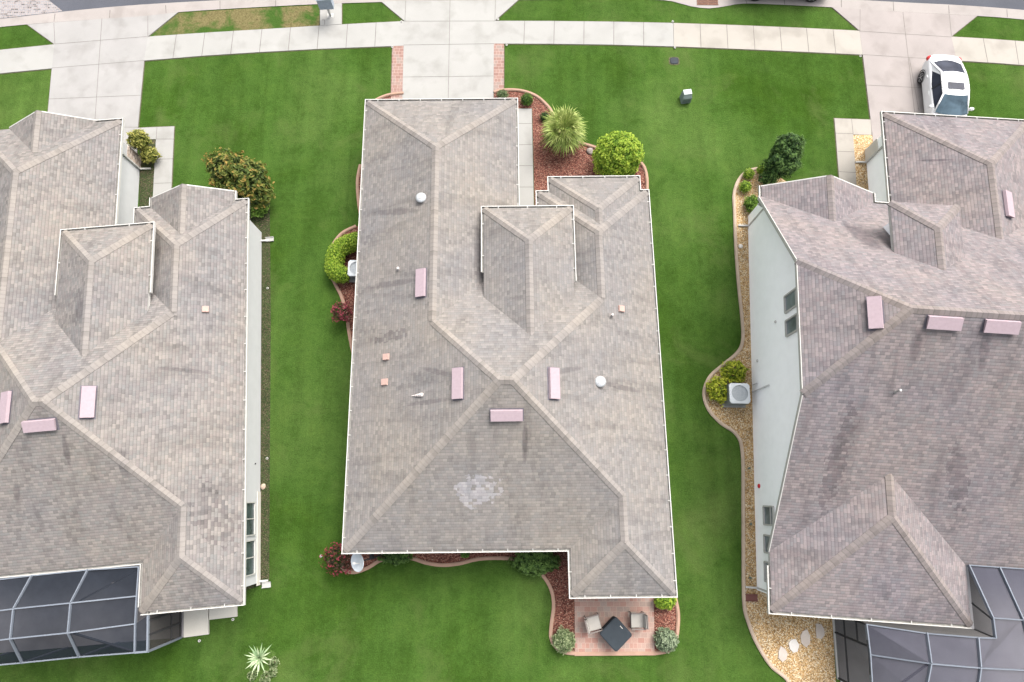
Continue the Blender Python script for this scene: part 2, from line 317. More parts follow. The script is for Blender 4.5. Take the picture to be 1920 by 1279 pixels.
# street with its concrete gutter: edges as curves through the picture's corners
CURB_LO = [(-420, 105), (-200, 73), (0, 52), (100, 43), (277, 31), (335, 24), (460, 16), (597, 9), (716, 5), (850, 0), (972, 1), (1100, 0), (1240, 1), (1290, 12), (1325, 17), (1355, 14), (1392, 8), (1460, 10), (1560, 15), (1664, 22), (1831, 31), (1920, 38), (2100, 56), (2300, 80)]
ASPH_LO = [(-420, 84), (-200, 56), (0, 37), (120, 23), (263, 10), (480, -2), (620, -8), (850, -14), (1100, -16), (1300, -14), (1480, -8), (1594, 0), (1700, 6), (1800, 11), (1920, 20), (2100, 38), (2300, 62)]
lo = smooth_path(world_poly(CURB_LO), 3); hi = smooth_path(world_poly(ASPH_LO), 3)
def strip(mb, A, B, z, mat=0, N=60):
    def samp(P, t):
        x0 = P[0][0]; x1 = P[-1][0]; x = x0 + (x1 - x0) * t
        for i in range(len(P) - 1):
            if P[i][0] <= x <= P[i + 1][0] or i == len(P) - 2:
                k = (x - P[i][0]) / (P[i + 1][0] - P[i][0]); return (x, P[i][1] + (P[i + 1][1] - P[i][1]) * k, z)
    for i in range(N): mb.add([samp(A, i / N), samp(A, (i + 1) / N), samp(B, (i + 1) / N), samp(B, i / N)], mat)
gt = MB(); strip(gt, lo, hi, .03, 0, 160)
for (x0, y0), (x1, y1) in [((x, y), (x + dx, y - dy)) for x, y, dx, dy in ((102, 42, 2, 15), (206, 35, 1, 15), (312, 26, -1, 15), (413, 18, 0, 15), (517, 13, 0, 14), (1400, 8, -3, 9), (1471, 10, -2, 16), (1577, 15, 0, 15), (1675, 22, -1, 17), (1779, 27, -1, 16), (1888, 34, -1, 15))]:
    a = at(x0, y0); b = at(x1, y1); d = (b - a).normalized(); nn = Vector((-d.y, d.x, 0)) * .018
    gt.add([tuple(a - nn + Vector((0, 0, .034))), tuple(a + nn + Vector((0, 0, .034))), tuple(b + nn + Vector((0, 0, .034))), tuple(b - nn + Vector((0, 0, .034)))], 1)
structure(gt.build('gutter_kerb', [CURB, JOINT]))
rd = MB(); far = [(p[0], p[1] + 9.5) for p in hi]; strip(rd, hi, far, .02, 0, 80); structure(rd.build('road', ASPH))
vg = MB(); strip(vg, far, [(p[0], p[1] + 1.0) for p in far], .03, 0, 60); structure(vg.build('far_kerb', CURB))
sp = MB(); sp.add([(*p, .026) for p in world_poly([(-20, 38), (0, 36), (60, 29), (118, 22), (100, 8), (84, -6), (-60, -6)])]); structure(sp.build('street_paving', STREETPAV))

def slab(name, pts, mat, joints=(), z=.04, edge=True, world=False):
    P = pts if world else world_poly(pts)
    m = MB(); m.prism(P, 0.0, z, 0)
    for seg in joints:
        a, b = [Vector((*q, 0)) for q in world_poly(seg[:2])]; d = (b - a).normalized(); wj = seg[2] if len(seg) > 2 else .024; nn = Vector((-d.y, d.x, 0)) * wj / 2
        zz = Vector((0, 0, z + .004)); m.add([tuple(a - nn + zz), tuple(b - nn + zz), tuple(b + nn + zz), tuple(a + nn + zz)], 1)
    o = structure(m.build(name, [mat, JOINT]))
    if edge:
        EP.append(P)
    return o
EP = []
def lerp(a, b, t): return (a[0] + (b[0] - a[0]) * t, a[1] + (b[1] - a[1]) * t)
def cross_joints(U, D, n, skip=()):   # joints between upper and lower polylines
    def samp(P, t):
        x = P[0][0] + (P[-1][0] - P[0][0]) * t
        for i in range(len(P) - 1):
            if P[i][0] <= x <= P[i + 1][0] + 1e-6: return (x, P[i][1] + (P[i + 1][1] - P[i][1]) * (x - P[i][0]) / (P[i + 1][0] - P[i][0]))
    return [(samp(U, i / n), samp(D, i / n), .03) for i in range(1, n)]
# left pavement piece beyond the left driveway
slab('pavement', [(-300, 128), (0, 95), (103, 84.5), (98, 129.5), (0, 139), (-300, 172)], CON, [((0, 95), (0, 139)), ((-95, 105), (-98, 150))])
U = [(278, 70), (380, 63), (480, 57), (600, 49.5), (690, 44.5), (759, 41)]; D = [(271, 115), (380, 106), (480, 99.5), (600, 93), (690, 89.5), (757, 87)]
slab('pavement', U + D[::-1], CON, cross_joints(U, D, 9))
U = [(928, 40.5), (1030, 40.8), (1140, 42), (1262, 44.5)]; D = [(926, 83), (1030, 83.6), (1140, 85), (1263, 88.5)]
slab('pavement', U + D[::-1], CON, cross_joints(U, D, 6))
U = [(1262.5, 44.5), (1380, 48.5), (1500, 53.5), (1611, 59)]; D = [(1263.5, 88.5), (1380, 93), (1500, 98.3), (1617, 104)]
slab('pavement', U + D[::-1], CON2, cross_joints(U, D, 7))
U = [(1783, 70), (1850, 74), (1920, 79), (2200, 103)]; D = [(1793, 115), (1860, 119), (1920, 123.5), (2200, 148)]
slab('pavement', U + D[::-1], CON2, cross_joints(U, D, 7))
# driveways (each one slab field with scored joints)
slab('driveway', [(52, 47.5), (100, 43.5), (277, 31), (334, 24.5), (278, 70), (271, 115), (259, 242), (255, 330), (60, 330), (86, 260), (98, 129.5), (103, 84.5)], CONL,
     [((192, 36), (172, 330)), ((278, 31), (278, 70)), ((104, 84), (276, 70)), ((98, 129), (271, 115)), ((92, 187), (265, 180)), ((102, 45), (104, 84)), ((86, 238), (260, 240))])
slab('driveway', [(716, 5), (760, 2.5), (930, 1), (972, 1.2), (928, 40.5), (926, 83), (925, 215), (754, 215), (757, 87), (759, 41)], CON,
     [((844, 1), (840, 215)), ((759, 41.5), (928, 41)), ((757, 86), (926, 83.5)), ((756, 146), (925, 144)), ((761, 3), (759.5, 41)), ((929, 2), (928, 40))], z=.045)
slab('driveway', [(1560, 15.2), (1664, 22.5), (1831, 31.5), (1783, 70), (1793, 115), (1812, 225), (1818, 300), (1640, 300), (1632, 228), (1617, 104), (1611, 59)], CONP,
     [((1692, 24), (1716, 230)), ((1611, 60), (1783, 71)), ((1617, 104), (1793, 115)), ((1623, 161), (1802, 170)), ((1612, 19), (1611.5, 59)), ((1779, 29), (1783, 70)), ((1704, 110), (1722, 210), .02)], z=.045)
# letter box pad and walkways
slab('letterbox_pad', [(600.5, 10), (641, 7.5), (641, 46.5), (600.5, 49)], CON, [((604, 39), (609, 39)), ((609, 39), (609, 48))])
slab('walkway', [(258, 241), (327, 238), (322, 350), (316, 430), (284, 430), (293, 262), (258, 263)], CON, [((294, 262), (327, 262)), ((292, 300), (325, 299)), ((290, 345), (322, 344)), ((295, 240), (293.5, 262))], z=.036)
slab('walkway', [(971, 205), (997, 205), (1001, 400), (971, 400)], CON, [((971, 233), (998, 233)), ((971, 273), (999, 272)), ((971, 312), (1000, 312)), ((971, 352), (1000, 352))])
slab('walkway', [(1564, 223), (1632, 225.5), (1634, 254), (1599, 253.5), (1609, 400), (1578, 400)], CON2, [((1596, 224), (1599, 253)), ((1566, 251), (1599, 252)), ((1570, 285), (1602, 286)), ((1573, 323), (1604, 325))], z=.036)
# paver bands beside the middle driveway
for pts in ([(736, 87.5), (757, 87), (754.5, 190), (733, 190)], [(926, 83), (945, 83), (944.5, 168), (925.5, 174)]):
    slab('paver_band', pts, PAV2, z=.035)
# dry verge
dg = MB(); dg.add([(*p, .012) for p in world_poly([(279, 71), (336, 25), (460, 17), (599, 10.5), (599, 50), (480, 58)])]); structure(dg.build('dry_verge', DRY))
# soil edge cut along the paving
ed = MB()
for P in EP: ribbon(ed, P, .10, 0, .006, 0, True)
structure(ed.build('lawn_edge_soil', EDGE))

# ---------------------------------------------------------------- planting beds
def bed(name, outline, mat, z=.02):
    m = MB(); m.add([(*p, z) for p in world_poly(outline)]); o = m.build(name, mat); return structure(o)
def curbing(label, path, mat, wd=.16):
    P = smooth_path(world_poly(path), 7); m = MB(); ribbon(m, P, wd, 0, .07); ribbon(m, P, wd * .55, .07, .10)
    c = Vector((*P[len(P) // 2], 0)); return tag(m.build('garden_kerb', mat), label, 'garden kerb')
fr = [(926, 174), (945, 170), (975, 171), (1003, 180), (1024, 197), (1036, 214), (1046, 245), (1068, 263), (1095, 271), (1130, 281), (1165, 286), (1200, 305), (1212, 330), (1213, 375)]
bed('mulch_bed', fr + [(1190, 400), (1003, 400), (998, 204), (926, 204)], MULCH)
curbing('curved terracotta kerb round the red mulch bed by the entry walkway', fr, CURBING)
gl = [(757, 176), (735, 178), (715, 184), (700, 193), (690, 205)]
bed('mulch_bed', gl + [(720, 240), (757, 240)], MULCH); curbing('short terracotta kerb at the upper left corner of the middle garage', gl, CURBING)
sp1 = [(676, 310), (671, 335), (671, 360), (674, 390), (680, 420)]
bed('mulch_bed', sp1 + [(700, 420), (700, 310)], MULCH); curbing('thin sliver of terracotta kerb left of the round turbine side wall', sp1, CURBING)
sl_ = [(668, 425), (640, 440), (620, 470), (616, 505), (628, 532), (641, 558), (650, 590), (655, 625), (662, 660), (672, 690)]
bed('mulch_bed', sl_ + [(700, 690), (700, 425)], MULCH); curbing('terracotta kerb running below the lime hedge on the middle house side', sl_, CURBING)
rr = [(640, 1062), (650, 1071), (668, 1073), (692, 1064), (712, 1052), (735, 1047), (770, 1047), (800, 1056), (830, 1060), (862, 1057), (895, 1049), (930, 1047), (965, 1049), (995, 1060), (1018, 1080), (1033, 1105), (1038, 1135), (1034, 1170), (1033, 1195), (1042, 1213), (1060, 1223), (1078, 1225)]
bed('mulch_bed', rr + [(1078, 1120), (1068, 1020), (640, 1020)], MULCH); curbing('long wavy terracotta kerb behind the middle house', rr, CURBING)
r2 = [(1227, 1225), (1252, 1220), (1265, 1205), (1270, 1180), (1271, 1150), (1266, 1122), (1262, 1100)]
bed('mulch_bed', r2 + [(1226, 1100)], MULCH); curbing('short terracotta kerb on the right side of the paver patio', r2, CURBING)
rg = [(1480, 1330), (1478, 1279), (1445, 1248), (1418, 1205), (1402, 1165), (1395, 1135), (1393.5, 1080), (1393, 960), (1391.5, 850), (1380, 815), (1350, 793), (1328, 768), (1319.5, 738), (1330, 708), (1355, 685), (1382, 662), (1392, 640), (1391, 600), (1384, 530), (1379, 460), (1377, 400), (1376, 365), (1385, 338), (1402, 322), (1428, 316)]
bed('gravel_bed', rg + [(1446, 322), (1480, 345), (1520, 400), (1450, 600), (1450, 1000), (1560, 1160), (1570, 1330)], GRAVEL)
curbing('long tan kerb curving round the gravel beside the right house', rg, CURBING_R)
bed('gravel_bed', [(1599, 254), (1640, 254), (1640, 400), (1609, 400)], GRAVEL, .022)
bed('soil_strip', [(506, 380), (508, 600), (506, 900), (505, 1092), (460, 1108), (440, 1000), (440, 380)], SOIL)
bed('planting_strip', [(293, 262), (292, 300), (285, 430), (262, 430), (262, 262)], SOIL, .02)
# patio
pt = MB(); pt.prism(world_poly([(1077, 1105), (1225, 1105), (1227, 1223.5), (1078, 1225)]), 0, .06, 0); structure(pt.build('patio', PAV))
pe = MB(); ribbon(pe, world_poly([(1077, 1226), (1228, 1225)]), .16, 0, .08); tag(pe.build('garden_kerb', CURBING), 'straight terracotta kerb along the bottom edge of the paver patio', 'garden kerb')
for i, (x, y, r0, c, lb) in enumerate(((1467, 1227, .33, 5, 'lowest pale stepping stone in the gravel, nearest the lawn'), (1487, 1211, .33, 6, 'whitest stepping stone in the gravel, second from the lawn'), (1509, 1196, .34, 6, 'pinkish stepping stone in the gravel, third from the lawn'), (1537, 1184, .34, 6, 'stepping stone in the gravel closest to the right screen enclosure'))):
    m = MB(); c0 = at(x, y); pts = []
    for k in range(7):
        a = k / 7 * 6.283 + i; q = r0 * random.uniform(.72, 1.05); pts.append((c0.x + q * .8 * math.cos(a), c0.y + q * 1.15 * math.sin(a)))
    m.prism(pts, .02, .06); tag(m.build('stepping_stone', concrete('stepping_stone_%s' % 'abcd'[i], (.52, .46, .41) if i != 1 else (.60, .57, .54), .05, 2)), lb, 'stepping stone', 'stepping stones in the gravel')

# ---------------------------------------------------------------- houses
ZE, SL = 2.7, .511
class House:
    def __init__(s, name, rot, cen, label, shing, cap, slope=SL):
        s.rot = rot; s.c, s.s = math.cos(rot), math.sin(rot); s.cen = Vector((*cen, 0)); s.shing = shing; s.cap = cap
        s.root = empty(name, s.W(Vector((*cen, 0))), rot, label, 'house'); s.roof = MB(); s.caps = MB(); s.tris = []
    def W(s, p): return Vector((p[0] * s.c - p[1] * s.s, p[0] * s.s + p[1] * s.c, p[2]))
    def Lc(s, p): return Vector((p[0] * s.c + p[1] * s.s, -p[0] * s.s + p[1] * s.c, p[2]))
    def pt(s, px, py, z): return s.Lc(at(px, py, z))
    def face(s, pts, mb=None):
        P = [Vector(p) for p in pts]; n = Vector((0, 0, 0))
        for i in range(len(P)): n += P[i].cross(P[(i + 1) % len(P)])
        n.normalize()
        if n.z < 0: P.reverse(); n = -n
        u = Vector((0, 0, 1)).cross(n).normalized(); v = n.cross(u)
        (mb or s.roof).add(P, 0, [(p.dot(u), p.dot(v)) for p in P]); s.tris.append(P)
    def capline(s, a, b, drop, wd=.17):
        a = Vector(a); b = Vector(b); d = b - a; h = Vector((d.x, d.y, 0)).normalized(); n = Vector((-h.y, h.x, 0)); L = d.length
        up = Vector((0, 0, .035))
        for sg in (1, -1):
            e = n * sg * wd - Vector((0, 0, drop * wd)); q = [a + up, b + up, b + up * .6 + e, a + up * .6 + e]
            q2 = [e2 - up * 1.5 for e2 in (q[2], q[3])]
            uv = [(0, 0), (0, L), (.2, L), (.2, 0)]
            if sg < 0: s.caps.add(q, 0, uv)
            else: s.caps.add(q[::-1], 0, uv[::-1])
            s.caps.add([q[3], q[2], q2[0], q2[1]], 0, [(0, 0), (0, L), (.05, L), (.05, 0)])
    def hipcap(s, a, b): s.capline(a, b, SL * .707)
    def ridgecap(s, a, b, sl=SL): s.capline(a, b, sl)
    def B(s, mb, name, mat, parent=None, smooth=False): return mb.build(name, mat, parent or s.root, smooth, s.cen)
    def cast(s, px, py):
        o = s.Lc(Vector((0, 0, CAM_H))); d = s.Lc(ray(px, py)).normalized(); best = None
        vs = []; fs = []
        for P in s.tris: fs.append(tuple(range(len(vs), len(vs) + len(P)))); vs += P
        hit = BVHTree.FromPolygons([tuple(v) for v in vs], fs).ray_cast(o, d)
        return hit[0], hit[1]
    def finish(s):
        s.roofo = s.B(s.roof, 'roof', s.shing); s.B(s.caps, 'ridge_cap', s.cap, s.roofo)

def sweep(mb, path, prof, closed=False, mat=0, inner=()):
    P = [Vector((p[0], p[1])) for p in path]; n = len(P); rings = []
    for i in range(n):
        a = P[i - 1] if (i > 0 or closed) else None; b = P[(i + 1) % n] if (i < n - 1 or closed) else None
        d1 = (P[i] - a).normalized() if a is not None else None; d2 = (b - P[i]).normalized() if b is not None else None
        d1 = d1 or d2; d2 = d2 or d1; t = (d1 + d2).normalized(); nn = Vector((t.y, -t.x)); k = 1 / max(.25, nn.dot(Vector((d1.y, -d1.x))))
        z = path[i][2]; rings.append([(P[i].x + nn.x * k * o, P[i].y + nn.y * k * o, z + dz) for o, dz in prof])
    for i in range(n if closed else n - 1):
        A = rings[i]; Bq = rings[(i + 1) % n]
        for j in range(len(prof) - 1): mb.add([A[j], Bq[j], Bq[j + 1], A[j + 1]], 1 if j in inner else mat)
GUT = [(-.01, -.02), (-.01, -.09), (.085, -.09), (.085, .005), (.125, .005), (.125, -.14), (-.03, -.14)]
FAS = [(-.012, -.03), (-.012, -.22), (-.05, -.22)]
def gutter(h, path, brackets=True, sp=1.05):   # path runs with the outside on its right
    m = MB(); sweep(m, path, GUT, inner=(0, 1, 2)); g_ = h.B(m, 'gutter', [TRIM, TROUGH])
    if brackets:
        for i in range(len(path) - 1):
            a = Vector(path[i]); b = Vector(path[i + 1]); L = (b - a).length; d = (b - a).normalized(); n = Vector((d.y, -d.x, 0)); k = int(L / sp)
            for j in range(k):
                c = a + d * (L * (j + .5) / k) + n * .045 + Vector((0, 0, .012)); mm = MB(); mm.box((0, 0, 0), (.035, .12, .012), math.atan2(d.y, d.x))
                mm.v = [(v[0] + c.x, v[1] + c.y, v[2] + c.z) for v in mm.v]; h.B(mm, 'gutter_bracket', TRIM, g_)
    return g_
def eaves(h, outline):   # outline clockwise seen from above => outside left ; give CCW? handled by sign
    m = MB(); sweep(m, outline, FAS, True); m.add([(p[0], p[1], p[2] - .2) for p in outline]); return h.B(m, 'fascia', TRIM)

def windowpart(h, corners, nrm, split=1, depth=.05, gl=None):
    """corners: 4 local points (bl, br, tr, tl) on the wall, nrm outward"""
    bl, br, tr, tl = [Vector(c) for c in corners]; nrm = Vector(nrm); m = MB(); o = nrm * depth
    for a, b in ((bl, br), (br, tr), (tr, tl), (tl, bl)): m.bar(a + o * .5, b + o * .5, .10, depth)
    for k in range(1, split + 1): 
        if split > 0: t = k / (split + 1); m.bar(bl.lerp(br, t) + o * .5, tl.lerp(tr, t) + o * .5, .05, depth * .9)
    f = h.B(m, 'window', TRIM); p = MB(); e = nrm * .012; p.add([bl + e, br + e, tr + e, tl + e]); h.B(p, 'pane', gl or GLASS, f); return f

def downspout(h, x, y, z, dx, dy):
    m = MB(); m.bar((x, y, z), (x - dx * .45, y - dy * .45, z - .35), .08); m.bar((x - dx * .45, y - dy * .45, z - .33), (x - dx * .45, y - dy * .45, .12), .08); m.bar((x - dx * .45, y - dy * .45, .12), (x + dx * .1, y + dy * .1, .06), .08)
    return h.B(m, 'downspout', TRIM)

def box_vent(h, px, py, L, W, horizontal=False, flip=1):
    p, n = h.cast(px, py); 
    if p is None: return
    u = Vector((0, 0, 1)).cross(n).normalized(); v = n.cross(u)
    if v.z < 0: v = -v
    # long side along the courses (u); lid tilts with the slope
    M = lambda a, b, c: p + u * a + v * b + n * c
    m = MB(); t0, t1 = .03, .17
    top = [M(-L / 2, -W / 2, t1), M(L / 2, -W / 2, t1), M(L / 2, W * .45, t1 - .02), M(-L / 2, W * .45, t1 - .02)]; bk = [M(-L / 2, W / 2, t0), M(L / 2, W / 2, t0)]
    m.add(top); m.add([top[3], top[2], bk[1], bk[0]])
    lip = [M(-L / 2, -W / 2, t1 - .05), M(L / 2, -W / 2, t1 - .05)]; m.add([top[1], top[0], lip[0], lip[1]])
    for sx in (-1, 1): m.add([M(sx * L / 2, -W / 2, t1), M(sx * L / 2, W * .45, t1 - .02), M(sx * L / 2, W / 2, t0), M(sx * L / 2, -W / 2, t1 - .05)])
    o = h.B(m, 'roof_vent', PINK); k = MB()
    k.add([M(-L / 2 + .02, -W / 2 + .03, .0), M(L / 2 - .02, -W / 2 + .03, .0), M(L / 2 - .02, -W / 2 + .03, t1 - .04), M(-L / 2 + .02, -W / 2 + .03, t1 - .04)])
    for sx in (-1, 1): k.add([M(sx * (L / 2 - .02), -W / 2 + .03, 0), M(sx * (L / 2 - .02), W / 2, 0), M(sx * (L / 2 - .02), W / 2, .02), M(sx * (L / 2 - .02), -W / 2 + .03, t1 - .04)])
    k.add([M(-L / 2 - .05, -W / 2 - .04, .008), M(L / 2 + .05, -W / 2 - .04, .008), M(L / 2 + .05, W / 2 + .05, .008), M(-L / 2 - .05, W / 2 + .05, .008)])
    h.B(k, 'vent_throat', DARKM, o)
def square_vent(h, px, py, w=.30):
    p, n = h.cast(px, py); u = Vector((0, 0, 1)).cross(n).normalized(); v = n.cross(u); m = MB()
    M = lambda a, b, c: p + u * a + v * b + n * c
    b0 = [M(-w / 2, -w / 2, .0), M(w / 2, -w / 2, 0), M(w / 2, w / 2, 0), M(-w / 2, w / 2, 0)]; t0 = [M(-w * .45, -w * .45, .11), M(w * .45, -w * .45, .11), M(w * .45, w * .45, .09), M(-w * .45, w * .45, .09)]
    m.add(t0)
    for i in range(4): m.add([b0[i], b0[(i + 1) % 4], t0[(i + 1) % 4], t0[i]])
    h.B(m, 'exhaust_vent', SALMON)
def turbine(h, px, py):
    p, n = h.cast(px, py); m = MB(); p = p - Vector((0, 0, .1))
    m.lathe(p, [(.22, 0), (.19, .16), (.19, .18), (.25, .19), (.25, .22), (.18, .27), (.08, .29), (.03, .295)], 28); o = h.B(m, 'round_vent', GALV, None, True)
    k = MB(); k.lathe(p, [(.10, .288), (.10, .305), (.05, .31)], 20); h.B(k, 'vent_cap', TRIM, o)
    # flashing skirt
    f = MB(); u = Vector((0, 0, 1)).cross(n).normalized(); v = n.cross(u); q = p + Vector((0, 0, .1)); f.add([q + u * a + v * b + n * .012 for a, b in ((-.30, -.3), (.30, -.3), (.30, .32), (-.30, .32))]); h.B(f, 'flashing', FLASH, o)
def pipe(h, px, py, r=.05, hh=.3, flash=True):
    p, n = h.cast(px, py); m = MB(); m.lathe(p - Vector((0, 0, .05)), [(r * 1.5, 0), (r * 1.3, .1), (r, .14), (r, hh), (r * .7, hh)], 12); o = h.B(m, 'pipe_vent', LEAD)
    if flash:
        f = MB(); u = Vector((0, 0, 1)).cross(n).normalized(); v = n.cross(u); f.add([p + u * a + v * b + n * .01 for a, b in ((-.12, -.14), (.12, -.14), (.12, .16), (-.12, .16))]); h.B(f, 'flashing', FLASH, o)

def villa(h, xl, xr, xg, xwl, yF, yW, y0, yB, xrl, yR, oe=.5):
    """hipped single storey house: garage wing left front, second wing right front, short wing right rear"""
    hg = (xg - xl) / 2; hw = (xr - xwl) / 2; hm = (y0 - yB) / 2; hr = (xr - xrl) / 2
    q = lambda x, y, k=0: Vector((x, y, ZE + SL * k))
    A = q(xl, yF); B = q(xg, yF); G1 = q(xl + hg, yF - hg, hg); G2 = q(xl + hg, y0 - hg, hg); ML = q(xl + hm, y0 - hm, hm); MR = q(xr - hm, y0 - hm, hm)
    W2 = q(xr - hw, y0 - hw, hw); W1 = q(xr - hw, yW - hw, hw); R1 = q(xr - hr, yB + hr, hr); R2 = q(xr - hr, yR + hr, hr)
    h.face([A, G1, G2, ML, q(xl, yB)]); h.face([A, B, G1]); h.face([B, q(xg, y0), G2, G1]); h.face([q(xg, y0), q(xwl, y0), W2, MR, ML, G2])
    h.face([q(xwl, y0), q(xwl, yW), W1, W2]); h.face([q(xwl, yW), q(xr, yW), W1]); h.face([q(xr, yW), q(xr, yR), R2, R1, MR, W2, W1])
    h.face([ML, MR, R1, q(xrl, yB), q(xl, yB)]); h.face([q(xrl, yB), q(xrl, yR), R2, R1]); h.face([q(xrl, yR), q(xr, yR), R2])
    for a, b in ((A, G1), (B, G1), (G2, ML), (W2, MR), (q(xwl, yW), W1), (q(xr, yW), W1), (ML, q(xl, yB)), (MR, R1), (q(xrl, yR), R2), (q(xr, yR), R2)): h.hipcap(a, b)
    for a, b in ((G1, G2), (W1, W2), (R1, R2), (ML, MR)): h.ridgecap(a, b)
    h.outline = [q(xl, yF), q(xl, yB), q(xrl, yB), q(xrl, yR), q(xr, yR), q(xr, yW), q(xwl, yW), q(xwl, y0), q(xg, y0), q(xg, yF)]
    o = .5
    wm = MB(); fp = [(xl + o, yF - o), (xl + o, yB + o), (xrl + o, yB + o), (xrl + o, yR + o), (xr - oe, yR + o), (xr - oe, yW - o), (xwl + o, yW - o), (xwl + o, y0 - .2), (xg - o, y0 - .2), (xg - o, yF - o)]
    wm.prism(fp, 0, ZE - .2)
    return wm
def tower(h, fl, frp, rf, ze, base_y, sl=SL, sm=SL, y0=0, gut=True, ww=.35):
    """raised hipped entry roof; fl/frp front corners (x, y), ridge runs back into the main front slope z=ZE+sm*(y0-y)"""
    xa, xb = fl[0], frp[0]; yT = fl[1]; k = (xb - xa) / 2; xm = (xa + xb) / 2; zr = ze + sl * k
    yb = y0 - (zr - ZE) / sm; ye = y0 - (ze - ZE) / sm
    F = Vector((xm, yT - k, zr)); E = Vector((xm, yb, zr)); a = Vector((xa, yT, ze)); b = Vector((xb, yT, ze)); a2 = Vector((xa, ye, ze)); b2 = Vector((xb, ye, ze))
    h.face([a, b, F]); h.face([a, F, E, a2]); h.face([b, b2, E, F]); h.hipcap(a, F); h.hipcap(b, F); h.ridgecap(F, E)
    m = MB(); sweep(m, [a2, a, b, b2][::-1], FAS); m.add([(p[0], p[1], ze - .2) for p in (a, a2, b2, b)]); h.B(m, 'fascia', TRIM)
    w_ = MB(); fp = [(xa + ww, yT - ww), (xa + ww, ye + .1), (xb - ww, ye + .1), (xb - ww, yT - ww)]; w_.prism(fp, base_y, ze - .2); h.B(w_, 'entry_wall', WHITE)
    return a, b, a2, b2, F, E

def porch_hip(h, xa, xb, y1, yw):
    k = (xb - xa) / 2; xm = (xa + xb) / 2; F = Vector((xm, y1 - k, ZE + SL * k)); E = Vector((xm, yw - k, ZE + SL * k))
    a = Vector((xa, y1, ZE)); b = Vector((xb, y1, ZE)); a2 = Vector((xa, yw, ZE)); b2 = Vector((xb, yw, ZE))
    h.face([a, b, F]); h.face([a, F, E, a2]); h.face([b, b2, E, F]); h.hipcap(a, F); h.hipcap(b, F); h.ridgecap(F, E)
    return a2, a, b, b2
def porch_gable(h, xa, xb, y1, yw, sm=SL, sg=SL, xm=None):
    """gable roof whose ridge runs back into a front slope z = ZE + sm*(yw-y)"""
    xm = xm or (xa + xb) / 2; k = (xb - xa) / 2; zr = ZE + sg * k
    F = Vector((xm, y1, zr)); E = Vector((xm, yw - (zr - ZE) / sm, zr)); a = Vector((xa, y1, ZE)); b = Vector((xb, y1, ZE)); a2 = Vector((xa, yw, ZE)); b2 = Vector((xb, yw, ZE))
    h.face([a, F, E, a2]); h.face([b, b2, E, F]); h.ridgecap(F, E, sg)
    m = MB(); m.add([a + Vector((.3, -.35, -.1)), b + Vector((-.3, -.35, -.1)), F + Vector((0, -.35, -.12))]); fp = [(a.x + .3, a.y - .35), (a.x + .3, yw - .6), (b.x - .3, yw - .6), (b.x - .3, b.y - .35)]; m.prism(fp, 0, ZE - .2)
    h.B(m, 'gable_wall', WHITE)
    f = MB()
    for p in (a, b): f.bar(p + Vector((0, -.015, -.1)), F + Vector((0, -.015, -.1)), .05, .19)
    f.add([(a.x, a.y, ZE - .2), (a2.x, a2.y, ZE - .2), (b2.x, b2.y, ZE - .2), (b.x, b.y, ZE - .2)]); h.B(f, 'rake_board', TRIM)
    return a2, a, b, b2

def spot(h, px, py, px2, py2, wd, col, amt):
    a, _ = h.cast(px, py); b, _ = h.cast(px2, py2); d = (b - a); L = d.length / 2; c_ = (a + b) / 2 - h.cen; d.z = 0; d.normalize()
    return (tuple(c_), tuple(d), L, wd, col, amt)
DK = (.55, .54, .57); DK2 = (.70, .69, .71); PL = (1.42, 1.47, 1.58)
# ---- middle house
C = House('house', .011, (0, 8), 'middle house with tan shingle hip roof and two small front wings', SH_C, CAP)
pc = dict(xl=-7.189, xr=6.803, xg=.402, xwl=1.45, yF=19.77, yW=14.556, y0=11.302, yB=-2.131, xrl=2.482, yR=-4.022)
wm = villa(C, **pc); C.B(wm, 'wall', WALL_C)
eaves(C, C.outline)
pa = C.pt(1031, 335, ZE); pb = C.pt(1196, 334, ZE)
p_ = porch_hip(C, pa.x, pb.x, (pa.y + pb.y) / 2, pc['yW'])
pwm = MB(); pwm.prism([(pa.x + .4, pa.y - .4), (pa.x + .4, 14), (pb.x - .4, 14), (pb.x - .4, pa.y - .4)], 0, ZE - .2); pwm.add([(v.x, v.y, ZE - .2) for v in p_]); C.B(pwm, 'porch_wall', WHITE)
ta = C.pt(907, 391, 4.0); tb = C.pt(1071, 390, 4.0)
tw = tower(C, (ta.x, (ta.y + tb.y) / 2), (tb.x, 0), None, 4.0, 2.4, y0=pc['y0'])
O = C.outline
gutter(C, [Vector(v) for v in (O[8], O[9], O[0], O[1], O[2], O[3], O[4], O[5], p_[3], p_[2], p_[1], p_[0], O[6], O[7])])
a, b, a2, b2, F, E = tw
al = a.lerp(a2, .72); bl = b.lerp(b2, .83); gutter(C, [bl, b, a, al])
for v in ((791, 532), (860, 720), (1037, 720), (950, 778)): box_vent(C, v[0], v[1], 1.30, .46)
for v in ((725, 670), (722, 717), (1164, 580)): square_vent(C, *v)
turbine(C, 790, 373); turbine(C, 1125, 717); pipe(C, 747, 505, .06, .2); pipe(C, 1147, 593, .05, .3)
p, n = C.cast(784, 742); m = MB(); u = Vector((0, 0, 1)).cross(n).normalized(); v = n.cross(u)
if v.z < 0: v = -v
for q in range(6): m.lathe(p + u * 0 + v * (-.30 + q * .10) + n * .0, [(.03 + .014 * q, 0), (.025 + .012 * q, .03 + .012 * q), (.01, .05 + .016 * q)], 10, 0, n)
C.B(m, 'lead_vent_flashing', plain('pale_lead', (.55, .50, .48), .7, .12, 14), None, True)
